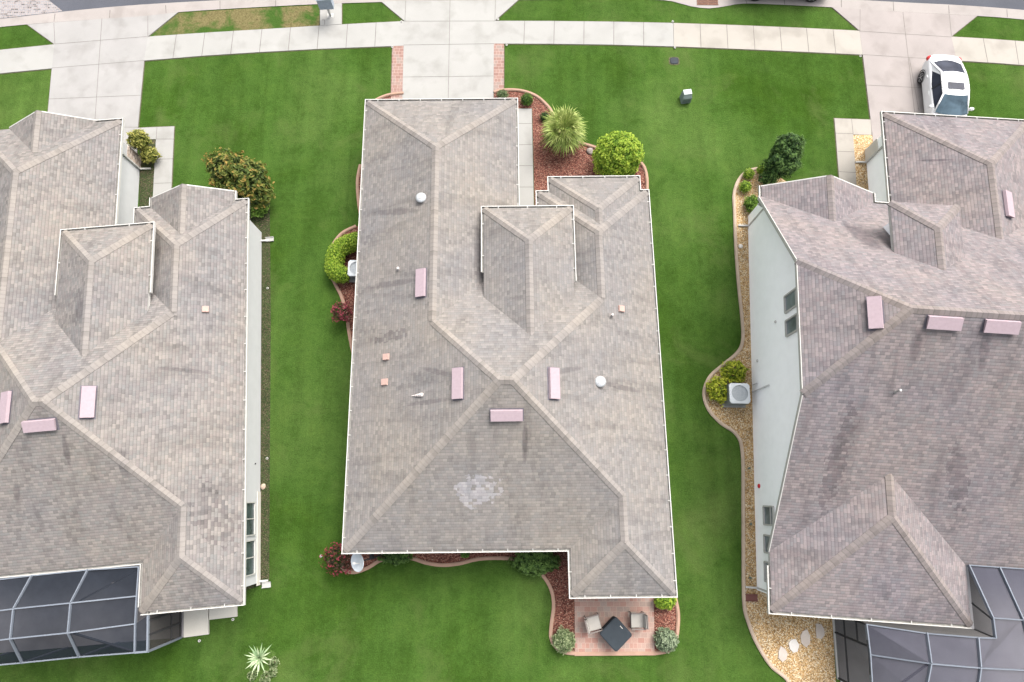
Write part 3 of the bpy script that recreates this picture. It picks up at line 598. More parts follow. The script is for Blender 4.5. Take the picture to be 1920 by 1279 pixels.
C.shing = shingles('shingle_tan_weathered_shaded', COLS_C, var=.1, spots=[spot(C, 845, 930, 945, 912, .75, PL, .55), spot(C, 985, 790, 983, 870, .13, DK, 1), spot(C, 850, 748, 760, 760, .12, DK2, 1), spot(C, 780, 525, 690, 540, .18, DK2, 1), spot(C, 1130, 718, 1200, 735, .14, DK2, 1),
    spot(C, 785, 395, 700, 400, .2, DK2, 1), spot(C, 1035, 700, 1090, 690, .14, DK2, 1), spot(C, 850, 705, 790, 690, .14, DK2, 1), spot(C, 690, 640, 770, 622, .3, DK2, .35), spot(C, 895, 415, 898, 560, .22, DK2, 1)])  # last mark is the tower's shade painted along its left side; others are weathering
C.finish()
# ---- left house
Lh = House('house', .091, (-18, 8), 'left house whose taupe shingle roof runs off the left edge', SH_L, CAP)
pl = dict(xl=-25.278, xr=-11.70, xg=-18.10, xwl=-17.04, yF=20.328, yW=15.286, y0=12.026, yB=-1.194, xrl=-15.9, yR=-3.217, oe=.27)
wm = villa(Lh, **pl); Lh.B(wm, 'wall', WALL_L); eaves(Lh, Lh.outline)
O = Lh.outline
# wing gable
ga = Lh.pt(285, 371, ZE); gb = Lh.pt(438, 358, ZE)
gg = porch_gable(Lh, ga.x, gb.x, max(ga.y, gb.y), pl['yW'])
# garage gable, flush with the hip front
gx = Lh.pt(181, 222, ZE).x; gpk = Lh.pt(53, 206, 4.35).x; xa_ = 2 * gpk - gx
g2 = porch_gable(Lh, xa_, gx, pl['yF'] + .12, pl['yF'])
ta = Lh.pt(118, 432, 4.0); tb = Lh.pt(284, 424, 4.0)
tw = tower(Lh, (ta.x, (ta.y + tb.y) / 2), (tb.x, 0), None, 4.0, 2.4, y0=pl['y0'])
a, b, a2, b2, F, E = tw
gutter(Lh, [b.lerp(b2, .78), b, a, a.lerp(a2, .72)], sp=1.6); dm = MB(); q = b.lerp(b2, .78); dm.bar(q + Vector((-.1, 0, -.1)), q + Vector((-.15, -.9, .0)), .07); Lh.B(dm, 'downspout', TRIM)
gutter(Lh, [Vector(gg[1]), Vector(gg[0]), Vector(O[6]), Vector(O[7])], sp=1.6); gutter(Lh, [Vector(O[3]), Vector(O[4]), Vector(O[5]), Vector(gg[3]), Vector(gg[2])], sp=1.3); gutter(Lh, [Vector(O[1]), Vector(O[2]), Vector(O[3]) + Vector((0, .2, 0))], False)
gutter(Lh, [Vector(O[8]), Vector(O[9]), Vector((gx, O[9].y, ZE))], sp=1.4)
for v in ((165, 755), (14, 765)): box_vent(Lh, v[0], v[1], 1.30, .52)
box_vent(Lh, 77, 797, 1.28, .46); square_vent(Lh, 385, 581)
# stone corner, downspouts, windows of the left house
m = MB(); m.box((pl['xg'] - .48, pl['yF'] - .85, .6), (.06, .75, 1.2)); Lh.B(m, 'stone_veneer', STONE)
downspout(Lh, pl['xg'] + .02, pl['yF'] - 1.25, ZE - .1, 1, 0); downspout(Lh, pl['xr'] + .02, pl['yW'] - 1.0, ZE - .1, 1, 0); downspout(Lh, pl['xr'] + .02, pl['yR'] + .55, ZE - .1, 1, 0)
wx = pl['xr'] - .27
def wall_hit(h, px, py, X):
    o = h.Lc(Vector((0, 0, CAM_H))); d = h.Lc(ray(px, py)); return o + d * ((X - o.x) / d.x)
for (ya, yb) in ((943, 1004), (1014, 1078)):
    t1 = wall_hit(Lh, 471, ya, wx); t2 = wall_hit(Lh, 471, yb, wx); z0, z1 = wall_hit(Lh, 476, (ya + yb) / 2, wx).z, 2.46
    windowpart(Lh, [(wx, t2.y, z0), (wx, t1.y, z0), (wx, t1.y, z1), (wx, t2.y, z1)], (1, 0, 0), 1)
m = MB(); m.box((wx + .012, wall_hit(Lh, 478, 1010, wx).y, .2), (.03, 4.2, .4)); Lh.B(m, 'plinth', CREAM)
m = MB(); q = wall_hit(Lh, 478, 870, wx); m.lathe(q, [(.04, 0), (.03, .05)], 10, 0, (1, 0, 0)); Lh.B(m, 'hose_tap', BRONZE)
Lh.shing = shingles('shingle_taupe_weathered_shaded', COLS_L, line=.80, var=.25, spots=[spot(Lh, 118, 815, 130, 870, .16, DK, 1), spot(Lh, 295, 690, 400, 700, .12, DK2, 1), spot(Lh, 365, 900, 440, 1040, .8, DK2, .12), spot(Lh, 150, 560, 150, 600, .4, DK2, 1), spot(Lh, 230, 840, 240, 900, .25, DK2, 1), spot(Lh, 30, 900, 32, 940, .15, DK2, 1), spot(Lh, 300, 430, 296, 520, .14, DK2, 1)])  # weathering marks, then painted shade beside the tower's right eave (last)
Lh.finish()
# ---- right house
Rh = House('house', -.068, (21, 9), 'right house with mauve shingle roof, tall white side wall and clipped gable', SH_R, CAPR)
xl, zc, y0, yB, xrr, yR, xgl, hg, yF, yr, zr, xa = 11.15, 3.798, 15.159, -1.45, 19.44, -3.852, 17.594, 3.65, 20.242, 7.881, 5.737, 14.464
sF = zr / (y0 - yr); sB = zr / (yr - yB); hr = (xrr - xl) / 2; XE = 34.0; xgr = xgl + 2 * hg
q = lambda x, y, z=0: Vector((x, y, ZE + z))
c1 = q(xl, y0 - zc / sF, zc); c2 = q(xl, yB + zc / sB, zc); AP = q(xa, yr, zr); gz = hg * SL
G1 = q(xgl + hg, yF - hg, gz); G2 = q(xgl + hg, y0 - gz / sF, gz); R1 = q(xl + hr, yB + hr * SL / sB, hr * SL); R2 = q(xl + hr, yR + hr, hr * SL)
Rh.face([q(xl, y0), q(xgl, y0), G2, q(xgr, y0), q(XE, y0), q(XE, yr, zr), AP, c1]); Rh.face([c1, AP, c2])
Rh.face([c2, AP, q(XE, yr, zr), q(XE, yB), q(xrr, yB), R1, q(xl, yB)])
Rh.face([q(xl, yB), R1, R2, q(xl, yR)]); Rh.face([q(xl, yR), R2, q(xrr, yR)]); Rh.face([q(xrr, yR), R2, R1, q(xrr, yB)])
Rh.face([q(xgl, y0), q(xgl, yF), G1, G2]); Rh.face([q(xgl, yF), q(xgr, yF), G1]); Rh.face([q(xgr, yF), q(xgr, y0), G2, G1])
Rh.capline(c1, AP, .45); Rh.capline(c2, AP, .42); Rh.ridgecap(AP, q(XE, yr, zr), .65)
for a_, b_ in ((q(xl, yR), R2), (q(xrr, yR), R2), (q(xgl, yF), G1), (q(xgr, yF), G1)): Rh.hipcap(a_, b_)
Rh.ridgecap(R2, R1); Rh.ridgecap(G1, G2)
ox = .41; wl = xl + ox
m = MB(); fp = [(wl, y0 - .5), (wl, yR + .5), (xrr - .5, yR + .5), (xrr - .5, yB + .5), (XE - .5, yB + .5), (XE - .5, y0 - .5), (xgr - .5, y0 - .5), (xgr - .5, yF - .5), (xgl + .5, yF - .5), (xgl + .5, y0 - .5)]
m.prism(fp, 0, ZE - .2)
m.add([(wl, y0 - .5, ZE - .2), (wl, yB + .3, ZE - .2), (wl, c2.y, ZE + zc - .1), (wl, c1.y, ZE + zc - .1)][::-1]); Rh.B(m, 'wall', WHITE)
# fascia and soffits
m = MB(); sweep(m, [q(xl, yB), q(xl, yR), q(xrr, yR), q(xrr, yB), q(XE, yB), q(XE, y0), q(xgr, y0), q(xgr, yF), q(xgl, yF), q(xgl, y0), q(wl, y0)], FAS)
m.add([(p[0], p[1], ZE - .2) for p in (q(xl, yR), q(xrr, yR), q(xrr, yB), q(XE, yB), q(XE, y0), q(xgr, y0), q(xgr, yF), q(xgl, yF), q(xgl, y0), q(wl, y0), q(wl, yB), q(xl, yB))])
Rh.B(m, 'fascia', TRIM)
m = MB()
for a_, b_ in ((q(xl, y0), c1), (c1, c2), (c2, q(xl, yB))):
    m.bar(a_ + Vector((-.02, 0, -.1)), b_ + Vector((-.02, 0, -.1)), .035, .18); 
    m.add([a_ + Vector((0, 0, -.15)), b_ + Vector((0, 0, -.15)), b_ + Vector((ox, 0, -.15)), a_ + Vector((ox, 0, -.15))])
Rh.B(m, 'rake_board', TRIM)
# front gable and tower
ga = Rh.pt(1428, 348, ZE); gb = Rh.pt(1636, 362, ZE); gg = porch_gable(Rh, ga.x, gb.x, (ga.y + gb.y) / 2, y0, sF)
tz = 5.78; ta = Rh.pt(1669, 379, tz); tb = Rh.pt(1798, 386, tz)
tw = tower(Rh, (ta.x, (ta.y + tb.y) / 2), (tb.x, 0), None, tz, 2.4, sm=sF, y0=y0, ww=.5)
gutter(Rh, [q(xgr, yF), q(xgl, yF), q(xgl, y0)], sp=1.0)
gutter(Rh, [Vector(gg[1]), Vector(gg[0])], False); gutter(Rh, [q(xgl, y0), Vector(gg[3]), Vector(gg[2])], False)
gutter(Rh, [q(xl, yB - .6), q(xl, yR), q(xrr, yR)], sp=1.5)
for v in ((1641, 588), (1768, 605), (1875, 612), (1887, 385)): box_vent(Rh, v[0], v[1], 1.28, .50)
pipe(Rh, 1679, 735, .05, .4, False)
for (xa1, ya1, xa2, ya2) in ((1474, 545, 1494, 583), (1476, 592, 1496, 628)):
    t1 = wall_hit(Rh, (xa1 + xa2) / 2, ya1 + 4, wl); t2 = wall_hit(Rh, (xa1 + xa2) / 2, ya2 - 2, wl); b0 = wall_hit(Rh, xa1, ya2, wl); zt = ZE + zc - .45
    windowpart(Rh, [(wl, t1.y, b0.z), (wl, t2.y, b0.z), (wl, t2.y, zt), (wl, t1.y, zt)], (-1, 0, 0), 0, .07, GLASS_P)
    m = MB(); m.bar((wl - .03, t1.y, (b0.z + zt) / 2 + .2), (wl - .03, t2.y, (b0.z + zt) / 2 + .2), .06); Rh.B(m, 'window_rail', TRIM)
for (x1, ya1, ya2) in ((1434, 950, 984), (1435, 1004, 1036), (1436, 1054, 1090)):
    b0 = wall_hit(Rh, x1, (ya1 + ya2) / 2, wl); t1 = wall_hit(Rh, x1, ya1, wl); t2 = wall_hit(Rh, x1, ya2, wl)
    windowpart(Rh, [(wl, t1.y, b0.z), (wl, t2.y, b0.z), (wl, t2.y, 2.3), (wl, t1.y, 2.3)], (-1, 0, 0), 0, .07, GLASS_P)
    m = MB(); m.bar((wl - .03, t1.y, b0.z + .75), (wl - .03, t2.y, b0.z + .75), .06); Rh.B(m, 'window_rail', TRIM)
m = MB(); q0 = wall_hit(Rh, 1418, 734, wl); m.bar((wl - .06, q0.y, .2), (wl - .06, q0.y, 2.3), .05); m.bar((wl - .06, q0.y + .35, .3), (wl - .06, q0.y + .35, .9), .04); Rh.B(m, 'wall_pipe', plain('pipe_grey', (.62, .62, .62)))
m = MB(); q0 = wall_hit(Rh, 1424, 912, wl); m.lathe(q0, [(.10, 0), (.10, .05), (.05, .08)], 14, 0, (-1, 0, 0)); Rh.B(m, 'red_alarm_bell', plain('red_paint', (.55, .04, .05)))
for px_, py_ in ((1455, 604), (1421, 677)):
    m = MB(); q0 = wall_hit(Rh, px_, py_, wl); m.lathe(q0, [(.07, 0), (.07, .04), (.03, .08)], 12, 0, (-1, 0, 0)); Rh.B(m, 'wall_outlet', TRIM)
downspout(Rh, xl - .02, y0 - .35, ZE - .1, -1, 0); downspout(Rh, xgl - .02, yF - 1.25, ZE - .1, -1, 0); downspout(Rh, xl - .02, yR + .6, ZE - .1, -1, 0)
m = MB(); m.box((xgl + .48, yF - .85, .6), (.06, .75, 1.2)); Rh.B(m, 'stone_veneer', CREAM)
Rh.shing = shingles('shingle_mauve_weathered_shaded', COLS_R, line=.78, var=.3, spots=[spot(Rh, 1590, 420, 1650, 470, .5, DK, 1), spot(Rh, 1850, 620, 1840, 700, .22, DK2, 1), spot(Rh, 1720, 620, 1715, 680, .25, DK2, 1), spot(Rh, 1600, 760, 1540, 960, .5, DK2, .5), spot(Rh, 1790, 830, 1800, 960, .5, DK2, .5), spot(Rh, 1720, 302, 1790, 300, .07, DK, 1), spot(Rh, 1900, 420, 1915, 430, .1, DK2, 1)])  # first mark is shade left of the tower put into the colour, rest weathering
Rh.finish()

# ---------------------------------------------------------------- screen enclosures
def cage_L():
    z0, z1 = 2.72, 3.62
    col = lambda e, b1, b2, o_: [at(*e, z0), at(*b1, z1), at(*b2, z1), at(*o_, z0)]
    B1 = col((60, 1080), (26, 1142), (20, 1198), (42, 1243)); B2 = col((165, 1069), (133, 1131), (128, 1187), (149, 1232)); B0 = col((-60, 1094), (-98, 1158), (-104, 1214), (-80, 1254))
    B3 = [at(261, 1063, z0), at(257, 1118, z0), at(254, 1170, z0), at(253, 1224, z0)]
    B4 = [None, None, at(278, 1154, z0), at(277, 1222, z0)]
    root = empty('screen_enclosure', B3[3] * 1 - Vector((0, 0, z0)), 0, 'dark screened patio enclosure with pale frame behind the left house', 'screen enclosure')
    off = root.location
    cols = [B0, B1, B2, B3]
    for i, c in enumerate(cols):
        m = MB()
        for k in range(3): m.bar(c[k], c[k + 1], .048, .13)
        if i < 3: m.bar(c[3], (c[3].x, c[3].y, 0), .07)
        m.build('frame_beam', ALU, root, False, off)
    m = MB()
    for k in (0, 1, 2, 3):
        for i in range(3): m.bar(cols[i][k] + Vector((0, 0, .005)), cols[i + 1][k] + Vector((0, 0, .005)), .048, .11)
    m.bar(B3[3], B4[3], .07, .11); m.bar(B4[3], B4[2], .07, .11); m.bar(B4[3], (B4[3].x, B4[3].y, 0), .09)
    m.build('frame_rail', ALU, root, False, off)
    m = MB(); dn = Vector((0, 0, -.03))
    for i in range(3):
        for k in range(3):
            m.add([cols[i][k] + dn, cols[i][k + 1] + dn, cols[i + 1][k + 1] + dn, cols[i + 1][k] + dn])
    m.add([B3[2] + dn, B3[3] + dn, B4[3] + dn, B4[2] + dn])
    for i in range(3): m.add([cols[i][3], cols[i + 1][3], (cols[i + 1][3].x, cols[i + 1][3].y, 0), (cols[i][3].x, cols[i][3].y, 0)])
    m.add([B3[3], B4[3], (B4[3].x, B4[3].y, 0), (B3[3].x, B3[3].y, 0)]); m.build('roof_screen', SCR_L, root, False, off)
    # side wall with posts, partly open at its inner end
    s = MB(); a = B4[3]; d = (B4[2] - B4[3]); e = a + d * 1.35; s.add([a, e, (e.x, e.y, 0), (a.x, a.y, 0)]); s.build('side_screen', SCR_SIDE, root, False, off)
    for t in (.45, .85):
        p = a + d * t; m = MB(); m.bar(p, (p.x, p.y, 0), .07); m.build('post', BRONZE, root, False, off)
    m = MB(); m.bar((a.x, a.y, .06), (e.x, e.y, .06), .08); m.bar((a.x, a.y, .9), (e.x, e.y, .9), .05); m.build('side_rail', BRONZE, root, False, off)
    br = MB(); lw = Vector((0, 0, -.10)); br.bar(cols[3][0] + lw * 5, cols[2][1] + lw * 5, .06, .06); br.bar(cols[3][3] + lw, cols[2][2] + lw, .07, .07); br.build('brace', BRONZE, root, False, off)
    # patio slab under it
    f = MB(); f.prism([tuple(p[:2]) for p in (B0[0] + Vector((-4, 1, 0)), B3[0] + Vector((1.2, 1.0, 0)), B4[3] + Vector((.3, 0, 0)) + Vector((0, .02, 0)), B0[3] + Vector((-4, -.3, 0)))], 0, .05); structure(f.build('patio', concrete('patio_grey', (.24, .23, .24), .25)))
cage_L()
ps = MB(); ps.prism(world_poly([(347, 1130), (392, 1125), (393, 1189), (347, 1195)]), 0, .12); ps.prism(world_poly([(394, 1110), (444, 1110), (446, 1156), (394, 1162)]), 0, .10); structure(ps.build('patio_step', PATIO_L))

def cage_R():
    z0 = 2.8; z1 = 3.5; z2 = 4.0
    a = at(1624, 1171, z0); b = at(1631, 1228, z0); c = at(1636, 1310, z0)
    root = empty('screen_enclosure', Vector((a.x, a.y - 1, 0)), 0, 'grey screened pool enclosure in the lower right corner', 'screen enclosure'); off = root.location
    P = dict(a=a, b=b, c=c, k1=at(1737, 1188, z0 + .35), k2=at(1745, 1245, z2), k3=at(1733, 1310, z2), l1=at(1833, 1196, z0 + .7), l2=at(1838, 1253, z2), l3=at(1830, 1310, z2),
             m1=at(1866, 1197, z1), n1=at(1861, 1159, z1), n0=at(1816, 1060, 2.78), p0=at(1873, 1064, 2.78), p1=at(1918, 1163, z1), s0=at(1960, 1070, 2.78), s1=at(2010, 1170, z1), s2=at(1940, 1258, z2), s3=at(1935, 1310, z2), t2=at(2040, 1268, z2), t3=at(2040, 1310, z2), p2=at(1925, 1210, z1 + .3))
    beams = ['ab', 'bc', 'k1k2', 'k2k3', 'l1l2', 'l2l3', 'n0n1', 'n1m1', 'p0p1', 'p1s2', 's0s1', 's1t2', 's2s3']; rails = ['ak1', 'k1l1', 'l1m1', 'bk2', 'k2l2', 'l2s2', 's2t2', 'n1p1', 'p1s1', 'n0p0', 'p0s0']
    def sp(s):
        import re; return [P[k] for k in re.findall(r'[a-z]\d?', s)]
    for s in beams:
        x, y = sp(s); m = MB(); m.bar(x, y, .048, .15); m.build('frame_beam', ALU, root, False, off)
    for s in rails:
        x, y = sp(s); m = MB(); m.bar(x + Vector((0, 0, .006)), y + Vector((0, 0, .006)), .042, .10); m.build('frame_rail', ALU, root, False, off)
    m = MB(); dn = Vector((0, 0, -.04))
    for s in ('a b k2 k1', 'b c k3 k2', 'k1 k2 l2 l1', 'k2 k3 l3 l2', 'l1 l2 s2 p1 n1 m1', 'l2 l3 s3 s2', 'n0 n1 p1 p0', 'p0 p1 s1 s0', 'p1 s2 t2 s1', 's2 s3 t3 t2'):
        m.add([P[k] + dn for k in s.split()])
    m.build('roof_screen', SCR_R, root, False, off)
    # risers between the eave and the higher cage roof
    e0 = Rh.W(Vector((xrr + .14, yR - .14, ZE - .05))); e1 = Rh.W(Vector((xrr + .14, yB - .1, ZE - .05))); e2 = Rh.W(Vector((14.9, yR - .14, ZE - .05)))
    m = MB(); m.add([e0, e1, P['n0'], P['n1'], P['m1']]); m.add([e0, P['m1'], P['l1'], P['k1'], P['a'], e2]); m.build('riser_screen', SCR_SIDE, root, False, off)
    m = MB(); mid = e0.lerp(e1, .42); m.bar(mid, P['n1'].lerp(P['m1'], .1), .05); m.bar(e0, P['m1'], .05); m.build('riser_post', BRONZE, root, False, off)
    # side wall
    d0 = Vector((0, 0, -z0)); m = MB(); g0 = a + d0 + (a - b) * .05; m.add([a, c, c + d0, a + d0]); m.build('side_screen', SCR_SIDE, root, False, off)
    for t in (.0, .30, .98):
        p = a.lerp(c, t); q_ = MB(); q_.bar(p, p + d0, .07); q_.build('post', BRONZE, root, False, off)
    m = MB()
    for zz in (.95, 2.0): m.bar(a + Vector((0, 0, zz - z0)), a.lerp(c, .3 if zz > 1.5 else 1) + Vector((0, 0, zz - z0)), .05)
    m.build('side_rail', BRONZE, root, False, off)
    m = MB(); m.bar(a + d0 + Vector((0, .5, .05)), c + d0 + Vector((0, 0, .05)), .10, .10); m.build('sill', TRIM, root, False, off)
    br = MB(); br.bar(P['k2'] + Vector((0, 0, -.1)), at(1690, 1282, z0 + .6), .07); br.build('brace', BRONZE, root, False, off)
    f = MB(); ga_ = a + d0; gc = c + d0; f.prism([(ga_.x + .05, ga_.y + 1.5), (gc.x + .05, gc.y - 3), (30, gc.y - 3), (30, ga_.y + 4.5)], 0, .05); structure(f.build('patio', concrete('patio_grey_right', (.36, .35, .36), .1)))
cage_R()

# ---------------------------------------------------------------- plants
def leafblob(mb, c, rad, n, leaf, lump=.22, seed=1, up=.5, core=True, tbias=0, flat=0, asp=.5):
    rnd = random.Random(seed); c = Vector(c); off = Vector((rnd.uniform(0, 90), rnd.uniform(0, 90), rnd.uniform(0, 90)))
    if core:
        seg, rg = 14, 8; n0 = len(mb.v); rows = []
        for i in range(rg + 1):
            ph = math.pi * i / rg; row = []
            for k in range(seg):
                th = 2 * math.pi * k / seg; d = Vector((math.sin(ph) * math.cos(th), math.sin(ph) * math.sin(th), math.cos(ph))); q = .74 * (1 + lump * noise.noise(d * 2 + off))
                row.append(c + Vector((d.x * rad[0], d.y * rad[1], d.z * rad[2])) * q)
            rows.append(row)
        for i in range(rg):
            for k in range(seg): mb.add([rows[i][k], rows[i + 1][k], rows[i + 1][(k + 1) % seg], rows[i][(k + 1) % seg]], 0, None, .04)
    for _ in range(n):
        z = rnd.uniform(-.35 if not flat else -.1, 1); th = rnd.uniform(0, 6.2832); r = math.sqrt(max(0, 1 - z * z)); d = Vector((r * math.cos(th), r * math.sin(th), z))
        l1 = noise.noise(d * 2.2 + off); l2 = noise.noise(d * 6 + off * 2); q = (1 + lump * 1.3 * l1 + lump * .9 * l2) * rnd.uniform(.80, 1.03)
        p = c + Vector((d.x * rad[0], d.y * rad[1], d.z * rad[2])) * q
        nrm = (d + Vector((rnd.gauss(0, .5), rnd.gauss(0, .5), rnd.gauss(0, .5) + up))).normalized()
        t = nrm.orthogonal().normalized(); t = Matrix.Rotation(rnd.uniform(0, 6.28), 3, nrm) @ t; b = nrm.cross(t); L = leaf * rnd.uniform(.6, 1.3); W = L * asp
        fold = nrm * L * .12
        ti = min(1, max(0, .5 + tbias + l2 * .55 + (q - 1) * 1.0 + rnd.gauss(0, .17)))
        mb.add([p - t * L / 2, p + b * W / 2 + fold, p + t * L / 2, p - b * W / 2 + fold], 0, None, ti)
def shrub(name, label, cat, px, py, z, rad, kind, n, leaf, group=None, blobs=None, stem=True, **k):
    c = at(px, py, z); root = empty(name, Vector((c.x, c.y, 0)), 0, label, cat, group); off = root.location; m = MB()
    for i, (dx, dy, dz, sc) in enumerate(blobs or [(0, 0, 0, 1)]):
        leafblob(m, (c.x + dx, c.y + dy, z + dz), [r * sc for r in rad], int(n * sc * sc), leaf, seed=hash((px, py, i)) % 9999, **k)
    m.build('foliage', LF[kind], root, False, off)
    s = MB(); s.lathe((c.x, c.y, 0), [(.07, 0), (.05, max(.1, z * .7)), (.03, max(.15, z))], 8); s.build('stem', LF['wood'], root, False, off); return root
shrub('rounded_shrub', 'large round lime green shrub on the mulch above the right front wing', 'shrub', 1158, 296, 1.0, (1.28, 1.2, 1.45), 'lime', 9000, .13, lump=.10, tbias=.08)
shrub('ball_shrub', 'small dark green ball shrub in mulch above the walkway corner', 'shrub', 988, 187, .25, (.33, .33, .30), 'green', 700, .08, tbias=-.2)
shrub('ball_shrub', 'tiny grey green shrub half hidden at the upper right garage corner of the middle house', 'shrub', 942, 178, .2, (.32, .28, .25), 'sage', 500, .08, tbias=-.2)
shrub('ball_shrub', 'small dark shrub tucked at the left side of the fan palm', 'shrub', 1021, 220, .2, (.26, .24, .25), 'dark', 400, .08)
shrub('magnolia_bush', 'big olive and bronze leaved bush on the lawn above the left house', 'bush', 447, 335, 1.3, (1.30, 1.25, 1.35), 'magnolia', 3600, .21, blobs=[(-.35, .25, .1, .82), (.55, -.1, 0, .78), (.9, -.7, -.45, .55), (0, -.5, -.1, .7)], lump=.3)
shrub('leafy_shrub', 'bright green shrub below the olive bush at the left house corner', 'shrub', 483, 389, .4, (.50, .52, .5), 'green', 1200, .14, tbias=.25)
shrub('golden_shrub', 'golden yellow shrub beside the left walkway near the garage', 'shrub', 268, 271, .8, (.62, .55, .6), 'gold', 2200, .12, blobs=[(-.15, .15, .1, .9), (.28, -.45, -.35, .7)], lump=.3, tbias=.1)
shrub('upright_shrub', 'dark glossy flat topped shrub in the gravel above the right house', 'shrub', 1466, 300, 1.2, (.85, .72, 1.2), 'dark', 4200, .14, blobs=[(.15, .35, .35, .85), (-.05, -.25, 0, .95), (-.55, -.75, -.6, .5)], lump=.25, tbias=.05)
for x, y, s_, lb in ((1404, 327, .30, 'upper small lime ball shrub in the right gravel bed'), (1397, 351, .33, 'middle small lime ball shrub in the right gravel bed'), (1427, 319, .24, 'small lime ball shrub against the dark upright shrub')):
    shrub('ball_shrub', lb, 'shrub', x, y, .28, (s_, s_, s_ * .95), 'lime', 700, .07, 'small lime shrubs in the gravel', lump=.12)
shrub('grassy_shrub', 'loose bright green shrub beside the downspout corner of the right house', 'shrub', 1411, 383, .3, (.42, .46, .38), 'green', 900, .16, lump=.35, tbias=.2, asp=.25)
shrub('leafy_shrub', 'yellow green spiky shrub above the air conditioner beside the right house', 'shrub', 1376, 697, .35, (.58, .50, .40), 'yellow', 700, .24, lump=.4, core=False, asp=.28)
shrub('leafy_shrub', 'yellow green shrub left of the air conditioner beside the right house', 'shrub', 1346, 731, .35, (.50, .58, .40), 'yellow', 900, .20, lump=.4, core=False, asp=.3, tbias=.1)
shrub('crepe_myrtle', 'red flowering shrub against the left side of the middle house', 'shrub', 640, 586, .75, (.42, .44, .45), 'red', 800, .12, lump=.45, core=False, tbias=.1)
shrub('crepe_myrtle', 'dark burgundy shrub with red flowers beside the satellite dish', 'shrub', 633, 1048, .85, (.60, .58, .55), 'burgundy', 800, .14, lump=.5, core=False, tbias=.1)
shrub('leafy_shrub', 'low green shrub under the rear gutter just right of the satellite dish', 'shrub', 742, 1043, .3, (.72, .34, .32), 'dark', 1000, .14, lump=.3, tbias=.3)
shrub('leafy_shrub', 'tiny green plant peeking from under the middle of the rear gutter', 'shrub', 872, 1038, .2, (.22, .2, .2), 'green', 200, .12)
shrub('leafy_shrub', 'broad dark green shrub in the inner rear corner of the middle house', 'shrub', 1005, 1052, .5, (1.08, .56, .5), 'dark', 3400, .15, lump=.3, tbias=.35)
shrub('sage_shrub', 'soft sage green shrub at the lower left corner of the paver patio', 'shrub', 1057, 1201, .35, (.48, .48, .38), 'sage', 2200, .09, lump=.22)
shrub('silver_shrub', 'silvery green shrub at the lower right corner of the paver patio', 'shrub', 1249, 1200, .35, (.48, .48, .38), 'silver', 2200, .10, lump=.25)
shrub('leafy_shrub', 'yellow green shrub under the gutter at the upper right patio corner', 'shrub', 1247, 1128, .35, (.48, .34, .38), 'lime', 1100, .10, lump=.2)
# U shaped lime hedge
hp = smooth_path([tuple(at(x, y, .6)[:2]) for x, y in ((672, 452), (652, 458), (634, 470), (627, 490), (628, 508), (640, 515))], 4)
hm_ = MB()
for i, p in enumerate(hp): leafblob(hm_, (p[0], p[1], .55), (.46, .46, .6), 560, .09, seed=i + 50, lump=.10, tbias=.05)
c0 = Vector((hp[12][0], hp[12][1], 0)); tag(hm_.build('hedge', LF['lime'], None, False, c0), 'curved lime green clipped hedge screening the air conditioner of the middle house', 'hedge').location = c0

# fan palm
def fan_palm(px, py, z):
    c = at(px, py, z); root = empty('fan_palm', Vector((c.x, c.y, 0)), 0, 'feathery green fan palm in the red mulch bed', 'palm'); off = root.location; rnd = random.Random(3)
    t = MB(); t.lathe((c.x, c.y, 0), [(.20, 0), (.17, .4), (.19, z - .3), (.12, z)], 12); t.build('trunk', LF['wood'], root, False, off)
    m = MB()
    for i in range(36):
        az = i * 2.39996 + rnd.uniform(-.2, .2); el = R(88 - 110 * (i / 36) ** .75 + rnd.uniform(-8, 8)); d = Vector((math.cos(az) * math.cos(el), math.sin(az) * math.cos(el), math.sin(el)))
        base = c + d * rnd.uniform(.32, .62); s_ = d.cross(Vector((0, 0, 1)))
        if s_.length < .05: s_ = Vector((1, 0, 0))
        s_.normalize(); u_ = s_.cross(d); pt_ = rnd.uniform(-.1, .1)
        pw = s_ * .02; m.add([c - pw, base - pw, base + pw, c + pw], 0, None, .7)
        fr_ = rnd.uniform(.85, 1.1)
        for k in range(22):
            a = R(-100 + 200 * k / 21 + rnd.uniform(-2.5, 2.5)); dl = (d * math.cos(a) + s_ * math.sin(a)).normalized(); L = fr_ * (1 - .28 * abs(a) / 1.8) * rnd.uniform(.85, 1.1)
            w_ = dl.cross(u_).normalized() * .026; mid = base + dl * L * .6 + u_ * .03; tip = base + dl * L + Vector((0, 0, -.22 * rnd.uniform(.5, 1.4))) * L
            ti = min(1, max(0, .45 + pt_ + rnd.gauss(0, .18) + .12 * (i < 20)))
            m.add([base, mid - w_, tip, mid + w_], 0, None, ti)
    m.build('frond', LF['palm'], root, False, off)
fan_palm(1057, 246, 1.15)
